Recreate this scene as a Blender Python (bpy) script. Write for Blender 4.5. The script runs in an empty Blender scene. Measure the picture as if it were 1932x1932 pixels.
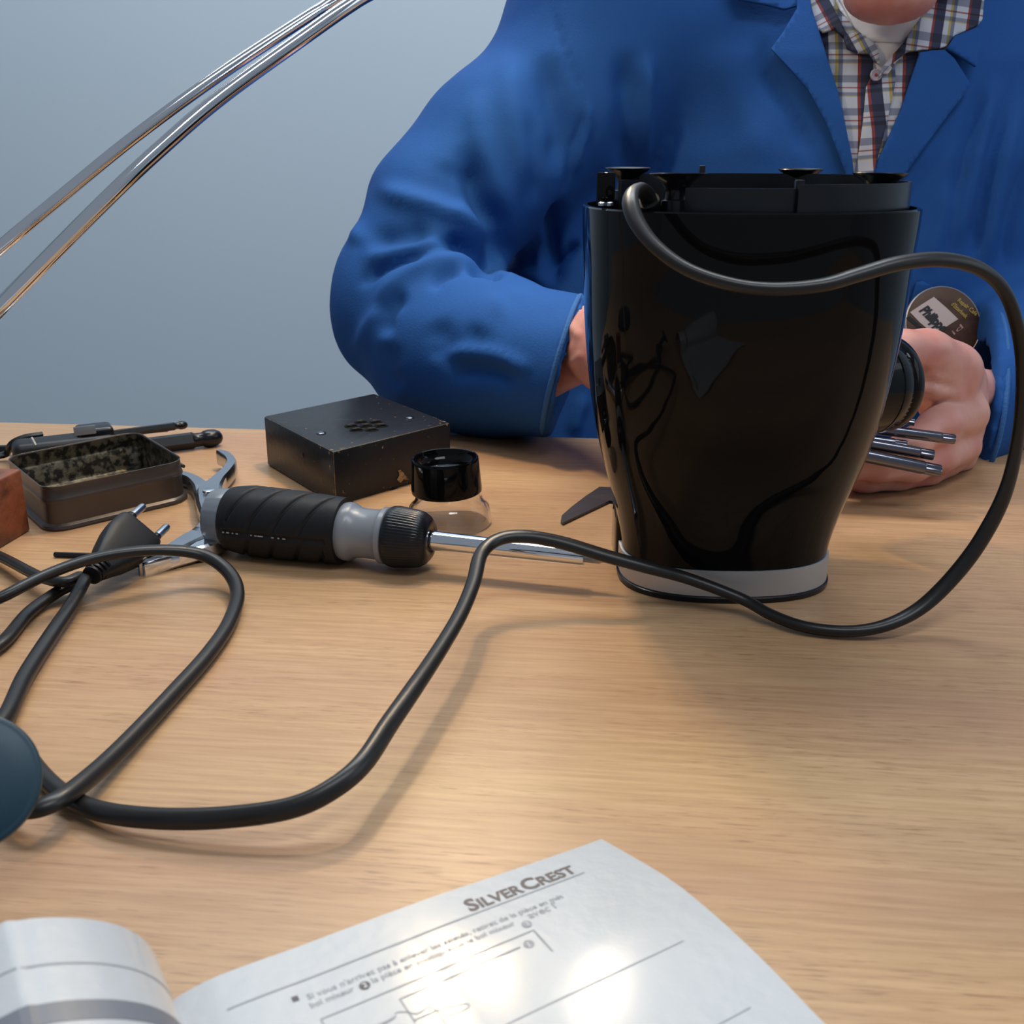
import bpy, bmesh, math, random
import numpy as np
from mathutils import Vector, Matrix, noise
from mathutils.bvhtree import BVHTree
random.seed(4)
SC = bpy.context.scene
COL = SC.collection
# ------------------------------------------------------------------ camera
CAMH, PITCH, FPX = 0.20, math.radians(18.7), 2000.0
cd = bpy.data.cameras.new('camera'); cam = bpy.data.objects.new('camera', cd); COL.objects.link(cam)
cam.location = (0, 0, CAMH); cam.rotation_euler = (math.pi/2 - PITCH, 0, 0)
cd.sensor_width = 36; cd.lens = 36*FPX/1932; cd.clip_start = 0.01
cd.dof.use_dof = True; cd.dof.focus_distance = 0.56; cd.dof.aperture_fstop = 26
SC.camera = cam
# ------------------------------------------------------------------ world, lights, exposure
SC.view_settings.view_transform = 'Standard'; SC.view_settings.look = 'None'
SC.view_settings.gamma = 1; SC.view_settings.exposure = 0.0
w = bpy.data.worlds.new('room_light'); SC.world = w; w.use_nodes = True
w.node_tree.nodes['Background'].inputs[0].default_value = (0.72, 0.84, 1.0, 1)
w.node_tree.nodes['Background'].inputs[1].default_value = 0.30
def area(name, loc, target, sx, sy, power, col, spread=180):
    l = bpy.data.lights.new(name, 'AREA'); l.shape = 'RECTANGLE'; l.size = sx; l.size_y = sy
    l.energy = power; l.color = col; l.spread = math.radians(spread)
    o = bpy.data.objects.new(name, l); COL.objects.link(o); o.location = loc
    o.rotation_euler = (Vector(target)-Vector(loc)).to_track_quat('-Z', 'Y').to_euler()
    return o
area('ceiling_light_front', (0.55, -0.15, 1.75), (0.2, 0.6, 0), 1.2, 0.3, 12, (0.90, 0.95, 1.0))
area('ceiling_light_back', (-0.1, 1.20, 1.75), (-0.1, 1.35, 0), 1.5, 0.4, 30, (0.88, 0.95, 1.0))
area('right_fill_light', (1.72, 0.1, 0.75), (0.1, 0.5, 0.1), 1.1, 1.2, 5, (0.90, 0.96, 1.0))  # added light from the right, brightens the shell's edge reflection; no window stands there
lb = bpy.data.lights.new('lamp_bulb_light', 'AREA'); lb.shape = 'DISK'; lb.size = 0.045; lb.energy = 1.5; lb.color = (1.0, 0.74, 0.44)
lo = bpy.data.objects.new('lamp_bulb_light', lb); COL.objects.link(lo); LAMP = Vector((-0.035, 0.70, 0.43))
lo.location = LAMP; lo.rotation_euler = (Vector((0.0, 0.45, 0))-LAMP).to_track_quat('-Z', 'Y').to_euler()
l2 = bpy.data.lights.new('far_spot_light', 'AREA'); l2.shape = 'DISK'; l2.size = 0.075; l2.energy = 0.95; l2.color = (1.0, 0.84, 0.62)
lo2 = bpy.data.objects.new('far_spot_light', l2); COL.objects.link(lo2); lo2.location = (0.16, 1.50, 1.20); lo2.rotation_euler = (Vector((0.02, 0.3, 0))-Vector((.16, 1.5, 1.2))).to_track_quat('-Z', 'Y').to_euler()
# ------------------------------------------------------------------ geometry of the view, used to read positions off the table
RT = Vector((1, 0, 0)); UP = Vector((0, math.sin(PITCH), math.cos(PITCH))); FW = Vector((0, math.cos(PITCH), -math.sin(PITCH)))
O0 = Vector((0, 0, CAMH))
def ray(px, py): return FW + RT*((px-966)/FPX) - UP*((py-966)/FPX)
def tb(px, py, z=0.0):
    r = ray(px, py); return O0 + r*((z-CAMH)/r.z)
def at(px, py, D):
    r = ray(px, py); return O0 + r*(D/r.y)
def onplane(px, py, p, n):
    r = ray(px, py); return O0 + r*((p-O0).dot(n)/r.dot(n))
def zc(p): return (p-O0).dot(FW)
def lerp(a, b, t): return a+(b-a)*t
# ------------------------------------------------------------------ materials
def srgb(*c): return tuple(((v/255)/12.92 if v/255 <= 0.04045 else ((v/255+0.055)/1.055)**2.4) for v in c)+(1,)
def mat(name, col, rough=0.5, metal=0.0, spec=0.5, coat=0.0, bump=None, var=None, trans=0, ior=1.5, sheen=0, sss=0, aniso=0):
    m = bpy.data.materials.new(name); m.use_nodes = True; nt = m.node_tree; N = nt.nodes; L = nt.links
    b = N['Principled BSDF']; b.inputs['Base Color'].default_value = col
    b.inputs['Roughness'].default_value = rough; b.inputs['Metallic'].default_value = metal
    b.inputs['Specular IOR Level'].default_value = spec; b.inputs['Coat Weight'].default_value = coat
    b.inputs['Coat Roughness'].default_value = 0.05; b.inputs['IOR'].default_value = ior
    b.inputs['Transmission Weight'].default_value = trans; b.inputs['Sheen Weight'].default_value = sheen
    b.inputs['Anisotropic'].default_value = aniso
    if sss: b.inputs['Subsurface Weight'].default_value = sss; b.inputs['Subsurface Scale'].default_value = 0.006; b.inputs['Subsurface Radius'].default_value = (1, .35, .2)
    tc = N.new('ShaderNodeTexCoord')
    if var:   # (scale, amount, second colour)
        n = N.new('ShaderNodeTexNoise'); n.inputs['Scale'].default_value = var[0]; n.inputs['Detail'].default_value = 6
        r = N.new('ShaderNodeValToRGB'); r.color_ramp.elements[0].position = var[1]; r.color_ramp.elements[1].position = min(1, var[1]+var[3])
        r.color_ramp.elements[0].color = col; r.color_ramp.elements[1].color = var[2]
        L.new(tc.outputs['Object'], n.inputs['Vector']); L.new(n.outputs['Fac'], r.inputs['Fac']); L.new(r.outputs['Color'], b.inputs['Base Color'])
    if bump:  # (scale, strength, distance)
        n = N.new('ShaderNodeTexNoise'); n.inputs['Scale'].default_value = bump[0]; n.inputs['Detail'].default_value = 5
        bp = N.new('ShaderNodeBump'); bp.inputs['Strength'].default_value = bump[1]; bp.inputs['Distance'].default_value = bump[2]
        L.new(tc.outputs['Object'], n.inputs['Vector']); L.new(n.outputs['Fac'], bp.inputs['Height']); L.new(bp.outputs['Normal'], b.inputs['Normal'])
    return m
M = {}
M['blackgloss'] = mat('black_gloss_plastic', (0.004, 0.004, 0.0045, 1), 0.05, spec=0.16, bump=(9, 0.05, 0.002))
M['blackplastic'] = mat('black_satin_plastic', (0.006, 0.007, 0.010, 1), 0.26, spec=.36)
M['blackmatte'] = mat('black_matte_plastic', (0.010, 0.010, 0.012, 1), 0.45, spec=.32)
M['rubber'] = mat('black_rubber', (0.009, 0.009, 0.011, 1), 0.5, spec=.28, bump=(300, 0.2, 0.0005))
M['cord'] = mat('black_cord_sheath', (0.014, 0.013, 0.013, 1), 0.34, spec=.38, bump=(160, 0.12, 0.0006))
M['alu'] = mat('brushed_aluminium', srgb(186, 187, 190), 0.45, metal=.6, aniso=0.5)
M['chrome'] = mat('chrome', srgb(225, 226, 230), 0.10, metal=1)
M['steel'] = mat('worn_steel', srgb(185, 188, 195), 0.22, metal=1, bump=(120, 0.15, 0.0006))
M['torx'] = mat('dark_chrome', srgb(108, 108, 118), 0.2, metal=1)
M['greyplastic'] = mat('grey_plastic', srgb(112, 119, 128), 0.30)
M['lightgrey'] = mat('light_grey_plastic', srgb(128, 133, 140), 0.3)
M['clear'] = mat('clear_plastic', (0.97, 0.96, 0.95, 1), 0.04, trans=1, ior=1.45)
M['lens'] = mat('lens_glass', (0.9, 0.92, 1, 1), 0.02, trans=1, ior=1.5)
M['tin'] = mat('brown_painted_tin', srgb(66, 59, 56), 0.34, metal=0.3, var=(30, 0.45, srgb(76, 67, 62), .3), bump=(60, 0.1, 0.001))
M['tininside'] = mat('stained_tin_inside', srgb(46, 42, 38), 0.30, metal=0.6, var=(230, 0.44, srgb(112, 105, 88), .14), bump=(150, 0.5, 0.001))
M['redwood'] = mat('red_brown_wood', srgb(122, 66, 40), 0.5, var=(95, 0.42, srgb(82, 42, 26), .25), bump=(120, 0.8, 0.0014))
M['teal'] = mat('teal_plastic', srgb(10, 52, 68), 0.45)
M['skin'] = mat('skin', srgb(200, 150, 138), 0.45, sss=0.2, var=(38, 0.40, srgb(184, 116, 106), .35), bump=(110, 0.25, 0.0012))
M['white'] = mat('white_jersey', srgb(205, 205, 208), 0.9, bump=(600, 0.2, 0.0005))
M['button'] = mat('shirt_button', srgb(150, 140, 150), 0.35)
M['redthread'] = mat('red_thread', srgb(150, 30, 50), 0.8)
M['hair'] = mat('grey_hair', srgb(120, 112, 105), 0.7, bump=(150, 0.8, 0.003))
M['eye'] = mat('eye_white', srgb(225, 220, 215), 0.2)
M['ink'] = mat('black_ink', srgb(70, 70, 76), 0.5)
M['inkdark'] = mat('dark_grey_ink', srgb(92, 84, 84), 0.5)
M['inkgrey'] = mat('grey_ink', srgb(150, 153, 156), 0.5)
M['inkband'] = mat('grey_printed_band', srgb(110, 114, 122), 0.4)
M['paper'] = mat('glossy_paper', srgb(186, 188, 190), 0.42, coat=0.7, bump=(190, 0.38, 0.0009))
M['paper'].node_tree.nodes['Principled BSDF'].inputs['Coat Roughness'].default_value = 0.13
M['badgebrown'] = mat('badge_print_brown', srgb(78, 56, 44), 0.45, spec=.25, var=(60, .45, srgb(56, 38, 34), .2))
M['badgewhite'] = mat('badge_label_white', srgb(188, 172, 170), 0.4)
M['badgeyellow'] = mat('badge_print_yellow', srgb(165, 140, 60), 0.4)
M['badgepink'] = mat('badge_print_pale', srgb(170, 135, 130), 0.4)
M['marker'] = mat('black_marker', srgb(18, 16, 22), 0.5)
M['wall'] = mat('painted_wall', srgb(190, 202, 212), 0.85, var=(1.2, .35, srgb(184, 198, 209), .4))
M['floor'] = mat('grey_floor', srgb(120, 118, 115), 0.6, var=(6, .4, srgb(105, 104, 100), .3))
def wood():
    m = bpy.data.materials.new('beech_laminate'); m.use_nodes = True; nt = m.node_tree; N = nt.nodes; L = nt.links
    b = N['Principled BSDF']; b.inputs['Roughness'].default_value = 0.36; b.inputs['Specular IOR Level'].default_value = 0.45
    tc = N.new('ShaderNodeTexCoord')
    def mp(sx, sy, rot=0):
        k = N.new('ShaderNodeMapping'); k.inputs['Scale'].default_value = (sx, sy, 4); k.inputs['Rotation'].default_value = (0, 0, rot)
        L.new(tc.outputs['Object'], k.inputs['Vector']); return k
    def nz(k, sc, det, dist=0.0):
        n = N.new('ShaderNodeTexNoise'); n.inputs['Scale'].default_value = sc; n.inputs['Detail'].default_value = det; n.inputs['Distortion'].default_value = dist
        L.new(k.outputs[0], n.inputs['Vector']); return n
    def ramp(n, p0, p1, c0, c1):
        r = N.new('ShaderNodeValToRGB'); r.color_ramp.elements[0].position = p0; r.color_ramp.elements[1].position = p1
        r.color_ramp.elements[0].color = c0; r.color_ramp.elements[1].color = c1; L.new(n.outputs['Fac'], r.inputs['Fac']); return r
    def mix(fac, a, c2, mode='MIX'):
        x = N.new('ShaderNodeMix'); x.data_type = 'RGBA'; x.blend_type = mode
        if isinstance(fac, float): x.inputs[0].default_value = fac
        else: L.new(fac, x.inputs[0])
        L.new(a, x.inputs[6])
        if isinstance(c2, tuple): x.inputs[7].default_value = c2
        else: L.new(c2, x.inputs[7])
        return x
    broad = ramp(nz(mp(0.7, 7), 2.2, 3, .6), .3, .7, srgb(184, 143, 110), srgb(197, 160, 117))
    fine = ramp(nz(mp(5, 110), 4, 4, .2), .35, .68, (1, 1, 1, 1), (.80, .76, .72, 1))
    m1 = mix(1.0, broad.outputs['Color'], fine.outputs['Color'], 'MULTIPLY')
    fleck = ramp(nz(mp(34, 640), 2.2, 2, 0), .56, .68, (0, 0, 0, 1), (1, 1, 1, 1))
    gate = ramp(nz(mp(4, 20), 2, 2), .40, .60, (.12, .12, .12, 1), (.6, .6, .6, 1))
    mm = N.new('ShaderNodeMath'); mm.operation = 'MULTIPLY'; L.new(fleck.outputs['Color'], mm.inputs[0]); L.new(gate.outputs['Color'], mm.inputs[1])
    m2 = mix(mm.outputs[0], m1.outputs[2], srgb(122, 84, 54))
    L.new(m2.outputs[2], b.inputs['Base Color'])
    bp = N.new('ShaderNodeBump'); bp.inputs['Strength'].default_value = .12; bp.inputs['Distance'].default_value = .0006
    L.new(fleck.outputs['Color'], bp.inputs['Height']); bp.invert = True; L.new(bp.outputs['Normal'], b.inputs['Normal'])
    return m
M['wood'] = wood()
def cloth():
    m = mat('blue_cotton_twill', srgb(23, 72, 138), 0.85, spec=.25, var=(9, .35, srgb(27, 79, 146), .4))
    nt = m.node_tree; N = nt.nodes; L = nt.links; b = N['Principled BSDF']
    tc = N.new('ShaderNodeTexCoord')
    n1 = N.new('ShaderNodeTexNoise'); n1.inputs['Scale'].default_value = 22; n1.inputs['Detail'].default_value = 3; n1.inputs['Distortion'].default_value = .8
    n2 = N.new('ShaderNodeTexNoise'); n2.inputs['Scale'].default_value = 700; n2.inputs['Detail'].default_value = 2
    b1 = N.new('ShaderNodeBump'); b1.inputs['Strength'].default_value = .12; b1.inputs['Distance'].default_value = .003
    b2 = N.new('ShaderNodeBump'); b2.inputs['Strength'].default_value = .25; b2.inputs['Distance'].default_value = .0006
    L.new(tc.outputs['Object'], n1.inputs['Vector']); L.new(tc.outputs['Object'], n2.inputs['Vector'])
    L.new(n1.outputs['Fac'], b1.inputs['Height']); L.new(n2.outputs['Fac'], b2.inputs['Height'])
    L.new(b1.outputs['Normal'], b2.inputs['Normal']); L.new(b2.outputs['Normal'], b.inputs['Normal'])
    return m
M['coat'] = cloth()
def plaid():
    m = mat('plaid_cotton', srgb(190, 192, 200), 0.85); nt = m.node_tree; N = nt.nodes; L = nt.links; b = N['Principled BSDF']
    uv = N.new('ShaderNodeUVMap'); uv.uv_map = 'UVMap'; sp = N.new('ShaderNodeSeparateXYZ'); L.new(uv.outputs[0], sp.inputs[0])
    def stripes(ax, stops):
        f = N.new('ShaderNodeMath'); f.operation = 'FRACT'; L.new(sp.outputs[ax], f.inputs[0])
        r = N.new('ShaderNodeValToRGB'); r.color_ramp.interpolation = 'CONSTANT'; e = r.color_ramp.elements
        e[0].position = 0; e[0].color = stops[0][1]; e[1].position = stops[1][0]; e[1].color = stops[1][1]
        for p, c in stops[2:]:
            k = e.new(p); k.color = c
        L.new(f.outputs[0], r.inputs[0]); return r
    W = srgb(205, 208, 215); NV = srgb(48, 54, 84); RD = srgb(150, 62, 60); YL = srgb(190, 170, 96); GB = srgb(120, 128, 150)
    vx = stripes(0, [(0, W), (.26, RD), (.33, NV), (.60, W), (.72, W), (.75, YL), (.82, GB), (.92, W)])
    hy = stripes(1, [(0, W), (.30, GB), (.52, W), (.66, RD), (.70, W), (.82, GB), (.92, YL), (.95, W)])
    mx = N.new('ShaderNodeMix'); mx.data_type = 'RGBA'; mx.blend_type = 'MULTIPLY'; mx.inputs[0].default_value = .9
    L.new(vx.outputs[0], mx.inputs[6]); L.new(hy.outputs[0], mx.inputs[7]); L.new(mx.outputs[2], b.inputs['Base Color'])
    return m
M['plaid'] = plaid()
# ------------------------------------------------------------------ object helpers
ORG = {}
def thing(name, label, cat, loc, group=None):
    o = bpy.data.objects.new(name, None); COL.objects.link(o); o.location = loc; o.empty_display_size = .02
    o['label'] = label; o['category'] = cat
    if group: o['group'] = group
    ORG[o] = Vector(loc); return o
def tag(o, label, cat, group=None):
    o['label'] = label; o['category'] = cat
    if group: o['group'] = group
    return o
def mesh(name, V, F, m, parent=None, smooth=True, loc=None, autos=None):
    me = bpy.data.meshes.new(name)
    if parent is not None: org = ORG[parent]
    else: org = Vector(loc) if loc is not None else Vector((0, 0, 0))
    me.from_pydata([tuple(Vector(v)-org) for v in V], [], [tuple(f) for f in F]); me.validate(); me.update()
    o = bpy.data.objects.new(name, me); COL.objects.link(o)
    if parent is not None: o.parent = parent; ORG[o] = org
    else: o.location = org; ORG[o] = org
    if m: me.materials.append(m)
    if smooth:
        me.shade_smooth()
        if autos: me.set_sharp_from_angle(angle=math.radians(autos))
    return o
def bm_obj(name, bm, m, parent=None, loc=None, smooth=True, autos=35):
    bmesh.ops.recalc_face_normals(bm, faces=bm.faces)
    V = [v.co.copy() for v in bm.verts]; bm.verts.index_update()
    F = [[v.index for v in f.verts] for f in bm.faces]; bm.free()
    return mesh(name, V, F, m, parent, smooth, loc, autos)
def hexa(c8, bev=0.0, seg=3, bm=None):
    """c8: 4 bottom corners then 4 top corners"""
    own = bm is None
    b = bmesh.new(); vs = [b.verts.new(c) for c in c8]
    for f in ((3, 2, 1, 0), (4, 5, 6, 7), (0, 1, 5, 4), (1, 2, 6, 5), (2, 3, 7, 6), (3, 0, 4, 7)): b.faces.new([vs[i] for i in f])
    bmesh.ops.recalc_face_normals(b, faces=b.faces)
    if bev: bmesh.ops.bevel(b, geom=b.edges[:]+b.verts[:], offset=bev, segments=seg, affect='EDGES', profile=.5)
    return b
def boxbm(c, sx, sy, sz, X=Vector((1, 0, 0)), Y=Vector((0, 1, 0)), Z=Vector((0, 0, 1)), bev=0.0, seg=2):
    c = Vector(c); P = []
    for k in (-1, 1):
        for i, j in ((-1, -1), (1, -1), (1, 1), (-1, 1)): P.append(c+X*(i*sx/2)+Y*(j*sy/2)+Z*(k*sz/2))
    return hexa(P, bev, seg)
def merge(a, b):
    me = bpy.data.meshes.new('t'); b.to_mesh(me); b.free(); a.from_mesh(me); bpy.data.meshes.remove(me); return a
def frame(d):
    d = d.normalized(); a = Vector((0, 0, 1)) if abs(d.z) < .9 else Vector((0, 1, 0))
    x = a.cross(d).normalized(); y = d.cross(x).normalized(); return x, y, d
def lathe_bm(prof, org, d, seg=48, mod=None, closed=True):
    """prof: (t along axis, r); mod(theta,t,r)->r"""
    x, y, d = frame(d); b = bmesh.new(); rings = []
    for t, r in prof:
        rr = []
        for i in range(seg):
            th = 2*math.pi*i/seg; R = mod(th, t, r) if mod else r
            rr.append(b.verts.new(org+d*t+x*(R*math.cos(th))+y*(R*math.sin(th))))
        rings.append(rr)
    for a, c in zip(rings, rings[1:]):
        for i in range(seg): b.faces.new((a[i], a[(i+1) % seg], c[(i+1) % seg], c[i]))
    if closed: b.faces.new(rings[0][::-1]); b.faces.new(rings[-1])
    return b
def cat(P, n=10):
    P = [Vector(p) for p in P]; Q = [P[0]*2-P[1]]+P+[P[-1]*2-P[-2]]; out = []
    for i in range(1, len(Q)-2):
        p0, p1, p2, p3 = Q[i-1:i+3]
        for k in range(n):
            t = k/n; out.append(0.5*((2*p1)+(p2-p0)*t+(2*p0-5*p1+4*p2-p3)*t*t+(3*p1-p0-3*p2+p3)*t*t*t))
    out.append(P[-1]); return out
def sweep_bm(path, sec, radii=None, up=None, twist=None, caps=True):
    """sec: list of (a,b) section points; parallel-transport frame"""
    b = bmesh.new(); n = len(path); rings = []; T = []
    for i in range(n): T.append((path[min(i+1, n-1)]-path[max(i-1, 0)]).normalized())
    x, y, _ = frame(T[0])
    if up is not None: y = (up-T[0]*up.dot(T[0])).normalized(); x = y.cross(T[0])
    for i in range(n):
        if up is not None: y2 = (up-T[i]*up.dot(T[i])); y = y2.normalized() if y2.length > 1e-4 else y; x = y.cross(T[i]).normalized()
        elif i: y = (y-T[i]*y.dot(T[i])).normalized(); x = y.cross(T[i]).normalized()
        s = radii[i] if radii else 1.0; tw = twist[i] if twist else 0.0; c, sn = math.cos(tw), math.sin(tw)
        rings.append([b.verts.new(path[i]+(x*(u*c-v*sn)+y*(u*sn+v*c))*s) for u, v in sec])
    m = len(sec)
    for a, c in zip(rings, rings[1:]):
        for i in range(m): b.faces.new((a[i], a[(i+1) % m], c[(i+1) % m], c[i]))
    if caps: b.faces.new(rings[0][::-1]); b.faces.new(rings[-1])
    return b
def circ(r, n=16, rb=None): return [(r*math.cos(2*math.pi*i/n), (rb or r)*math.sin(2*math.pi*i/n)) for i in range(n)]
def resample(vals, n):
    out = []
    for i in range(n):
        t = i/(n-1)*(len(vals)-1); k = min(int(t), len(vals)-2); out.append(lerp(vals[k], vals[k+1], t-k))
    return out
def prism_bm(poly, n, h):
    """closed polygon (world points) extruded by h along n"""
    b = bmesh.new(); A = [b.verts.new(Vector(p)) for p in poly]; B = [b.verts.new(Vector(p)+n*h) for p in poly]; m = len(poly)
    b.faces.new(A[::-1]); b.faces.new(B)
    for i in range(m): b.faces.new((A[i], A[(i+1) % m], B[(i+1) % m], B[i]))
    return b
def text_vf(s, bold=0.0, shear=0.0, size=1.0, res=3):
    c = bpy.data.curves.new('t', 'FONT'); c.body = s; c.offset = bold; c.shear = shear; c.size = size; c.resolution_u = res
    o = bpy.data.objects.new('t', c); COL.objects.link(o); dg = bpy.context.evaluated_depsgraph_get(); dg.update()
    me = bpy.data.meshes.new_from_object(o.evaluated_get(dg)); V = [v.co.copy() for v in me.vertices]; F = [list(p.vertices) for p in me.polygons]
    bpy.data.objects.remove(o); bpy.data.curves.remove(c); bpy.data.meshes.remove(me); return V, F
def struct(o): o['kind'] = 'structure'; return o
# ================================================================== the room
struct(bm_obj('wall_back', boxbm((0, 1.80, .65), 6, .06, 2.8), M['wall']))
struct(bm_obj('wall_right', boxbm((1.80, .3, .65), .06, 3, 2.8), M['wall']))
struct(bm_obj('wall_left', boxbm((-2.3, .3, .65), .06, 3, 2.8), M['wall']))
struct(bm_obj('floor', boxbm((0, .5, -.765), 6, 4, .05), M['floor']))
struct(bm_obj('baseboard_back', boxbm((0, 1.762, -.69), 6, .014, .1, bev=.003), M['lightgrey']))
# ================================================================== the table
e0, e1 = tb(0, 796), tb(1932, 848); ed = (e1-e0).normalized(); en = Vector((-ed.y, ed.x, 0))
mid = e0 + (e1-e0)*.5; tcn = mid - en*.41
tab = thing('table', 'beech wood table filling the foreground with fine grain', 'table', (tcn.x, tcn.y, -.74))
ang = math.atan2(ed.y, ed.x)
def tpart(name, b, m):
    o = bm_obj(name, b, m, None); o.parent = tab; o.location = (0, 0, .74); o.rotation_euler = (0, 0, ang); return o
tpart('tabletop', boxbm((0, 0, -.0125), 1.7, .82, .025, bev=.0015), M['wood'])
for sx in (-1, 1):
    for sy in (-1, 1): tpart('leg', boxbm((sx*.78, sy*.35, -.3825), .04, .04, .715, bev=.003), M['lightgrey'])
tpart('apron', boxbm((0, -.34, -.05), 1.5, .02, .05, bev=.002), M['lightgrey'])
# ================================================================== the appliance (motor base upside down)
AX, AY = 0.1045, 0.495
prof = []
for py, hw in ((390, 315), (440, 311), (500, 305), (550, 301.5), (600, 297), (650, 290.5), (700, 283), (740, 276), (780, 267.5), (820, 257.5), (857, 246), (890, 235), (924, 223), (952, 213.5), (980, 205.5), (1005, 199.5), (1026, 196.5), (1058, 195), (1085, 195)):
    p = at(1390, py, AY); prof.append((p.z, hw*.966/FPX*zc(p)))
aT, aB = prof[0][1], prof[-1][1]
def halfw(z):
    if z >= prof[0][0]: return aT
    for (z1, a1), (z2, a2) in zip(prof, prof[1:]):
        if z2 <= z <= z1: return lerp(a2, a1, (z-z2)/(z1-z2+1e-9))
    return aB
def halfd(z):
    k = max(0, min(1, (halfw(z)-aB)/(aT-aB))); return lerp(.037, .071, k)
ZR = .1775
app = thing('appliance_base', 'glossy black kitchen appliance base standing upside down with suction feet on top', 'appliance', (AX, AY, 0))
def ovalring(z, da=0.0, n=128, ex=2.5):
    a, b2 = halfw(z)+da, halfd(z)+da; out = []
    for i in range(n):
        th = 2*math.pi*i/n; c, s = math.cos(th), math.sin(th)
        out.append(Vector((AX+a*math.copysign(abs(c)**(2/ex), c), AY+b2*math.copysign(abs(s)**(2/ex), s), z)))
    return out
def loft(name, rings, m, parent, cap0=True, cap1=True, autos=40):
    V = [p for r in rings for p in r]; n = len(rings[0]); F = []
    for k in range(len(rings)-1):
        for i in range(n): F.append((k*n+i, k*n+(i+1) % n, (k+1)*n+(i+1) % n, (k+1)*n+i))
    if cap0: F.append(tuple(range(n))[::-1])
    if cap1: F.append(tuple((len(rings)-1)*n+i for i in range(n)))
    return mesh(name, V, F, m, parent, True, None, autos)
zs = [.0160+(ZR-.0160)*i/46 for i in range(47)]
rings = [ovalring(z) for z in zs]+[ovalring(ZR+.0006, -.0006), ovalring(ZR+.0006, -.0022), ovalring(ZR-.004, -.0026)]
loft('body_shell', rings, M['blackgloss'], app)
loft('metal_band', [ovalring(.0032, .0006), ovalring(.0034, .001), ovalring(.0158, .001), ovalring(.016, .0006)], M['alu'], app)
loft('base_rim', [ovalring(0, -.001), ovalring(.0005, .0016), ovalring(.0026, .0018), ovalring(.0032, .001)], M['blackplastic'], app)
# straight back housing seen left of the waist
bx0 = at(1152, 1045, .524).x; 
b = boxbm((AX, .5115, .0485), 2*(AX-bx0), .026, .093, bev=.004, seg=3)
bm_obj('back_housing', b, M['blackgloss'], app)
# top: inner walls
def wallring(name, th0, th1, f, z0, z1, t=.0016, n=60, m='blackplastic'):
    V = []; F = []
    for i in range(n+1):
        th = math.radians(lerp(th0, th1, i/n))
        for k, (dr, z) in enumerate(((0, z0), (0, z1), (-t, z1), (-t, z0))):
            V.append((AX+(aT*f+dr)*math.cos(th), AY+(.071*f+dr)*math.sin(th), z))
    for i in range(n):
        for k in range(4): F.append((i*4+k, i*4+(k+1) % 4, (i+1)*4+(k+1) % 4, (i+1)*4+k))
    F += [(0, 1, 2, 3), (n*4+3, n*4+2, n*4+1, n*4)]
    return mesh(name, V, F, M[m], app, True, None, 30)
zt = ZR-.004
wallring('inner_wall', -85, 14, .965, zt, .1885)
wallring('inner_wall', -122, -85, .93, zt, .1870)
wallring('inner_wall', 14, 132, .90, zt, .1905)
wallring('inner_wall', 132, 150, .86, zt, .1880)
bm_obj('post', boxbm(at(1506, 372, .434), .0035, .003, .013, bev=.0004), M['blackplastic'], app)
bm_obj('post', boxbm(at(1324, 330, .56), .0030, .003, .009, bev=.0004), M['blackplastic'], app)
# clip tab with screw at the left
tp = at(1143, 356, .47)
bm_obj('clip_tab', boxbm(tp, .0078, .0014, .0135, bev=.0008), M['blackgloss'], app)
for q in (1136, 1150): bm_obj('screw', lathe_bm([(0, .0016), (.0012, .0016), (.0016, .0010)], at(q, 388, .462), Vector((0, 0, 1)), 16), M['steel'], app)
# suction feet
def foot(px, py, D, rpx, srpx, tilt=(0, 0, 1)):
    c = at(px, py, D); k = zc(c)/FPX; R = rpx*k; r = srpx*k; n = Vector(tilt).normalized(); h = c.z-(zt)
    b = lathe_bm([(-h, r*1.02), (-.0105, r*1.02), (-.0100, r*.80), (-.0072, r*.74), (-.0052, r*.86), (-.0030, R*.62), (-.0012, R*.90), (-.0002, R*.99), (0, R), (.0002, R*.985), (-.0004, R*.8), (-.0012, R*.4), (-.0014, R*.05)], c, n, 40)
    bm_obj('suction_foot', b, M['blackplastic'], app, autos=50)
foot(1185, 317, .545, 43, 26, (.0, -.02, 1)); foot(1280, 328, .452, 55, 30, (0, .035, 1))
foot(1511, 319, .552, 42, 24, (.0, -.02, 1)); foot(1661, 327, .462, 51, 30, (.02, .02, 1))
# control knob on the far side
kc = at(1620, 728, .548); kd = Vector((.86, .50, -.03)).normalized()
b = lathe_bm([(-.012, .026), (.004, .0262), (.0046, .0255), (.0052, .0262), (.012, .026), (.0126, .0254), (.0132, .026), (.020, .0255), (.0225, .0235), (.0235, .02), (.0238, .002)], kc, kd, 64)
bm_obj('control_knob', b, M['blackgloss'], app, autos=50)
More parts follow.
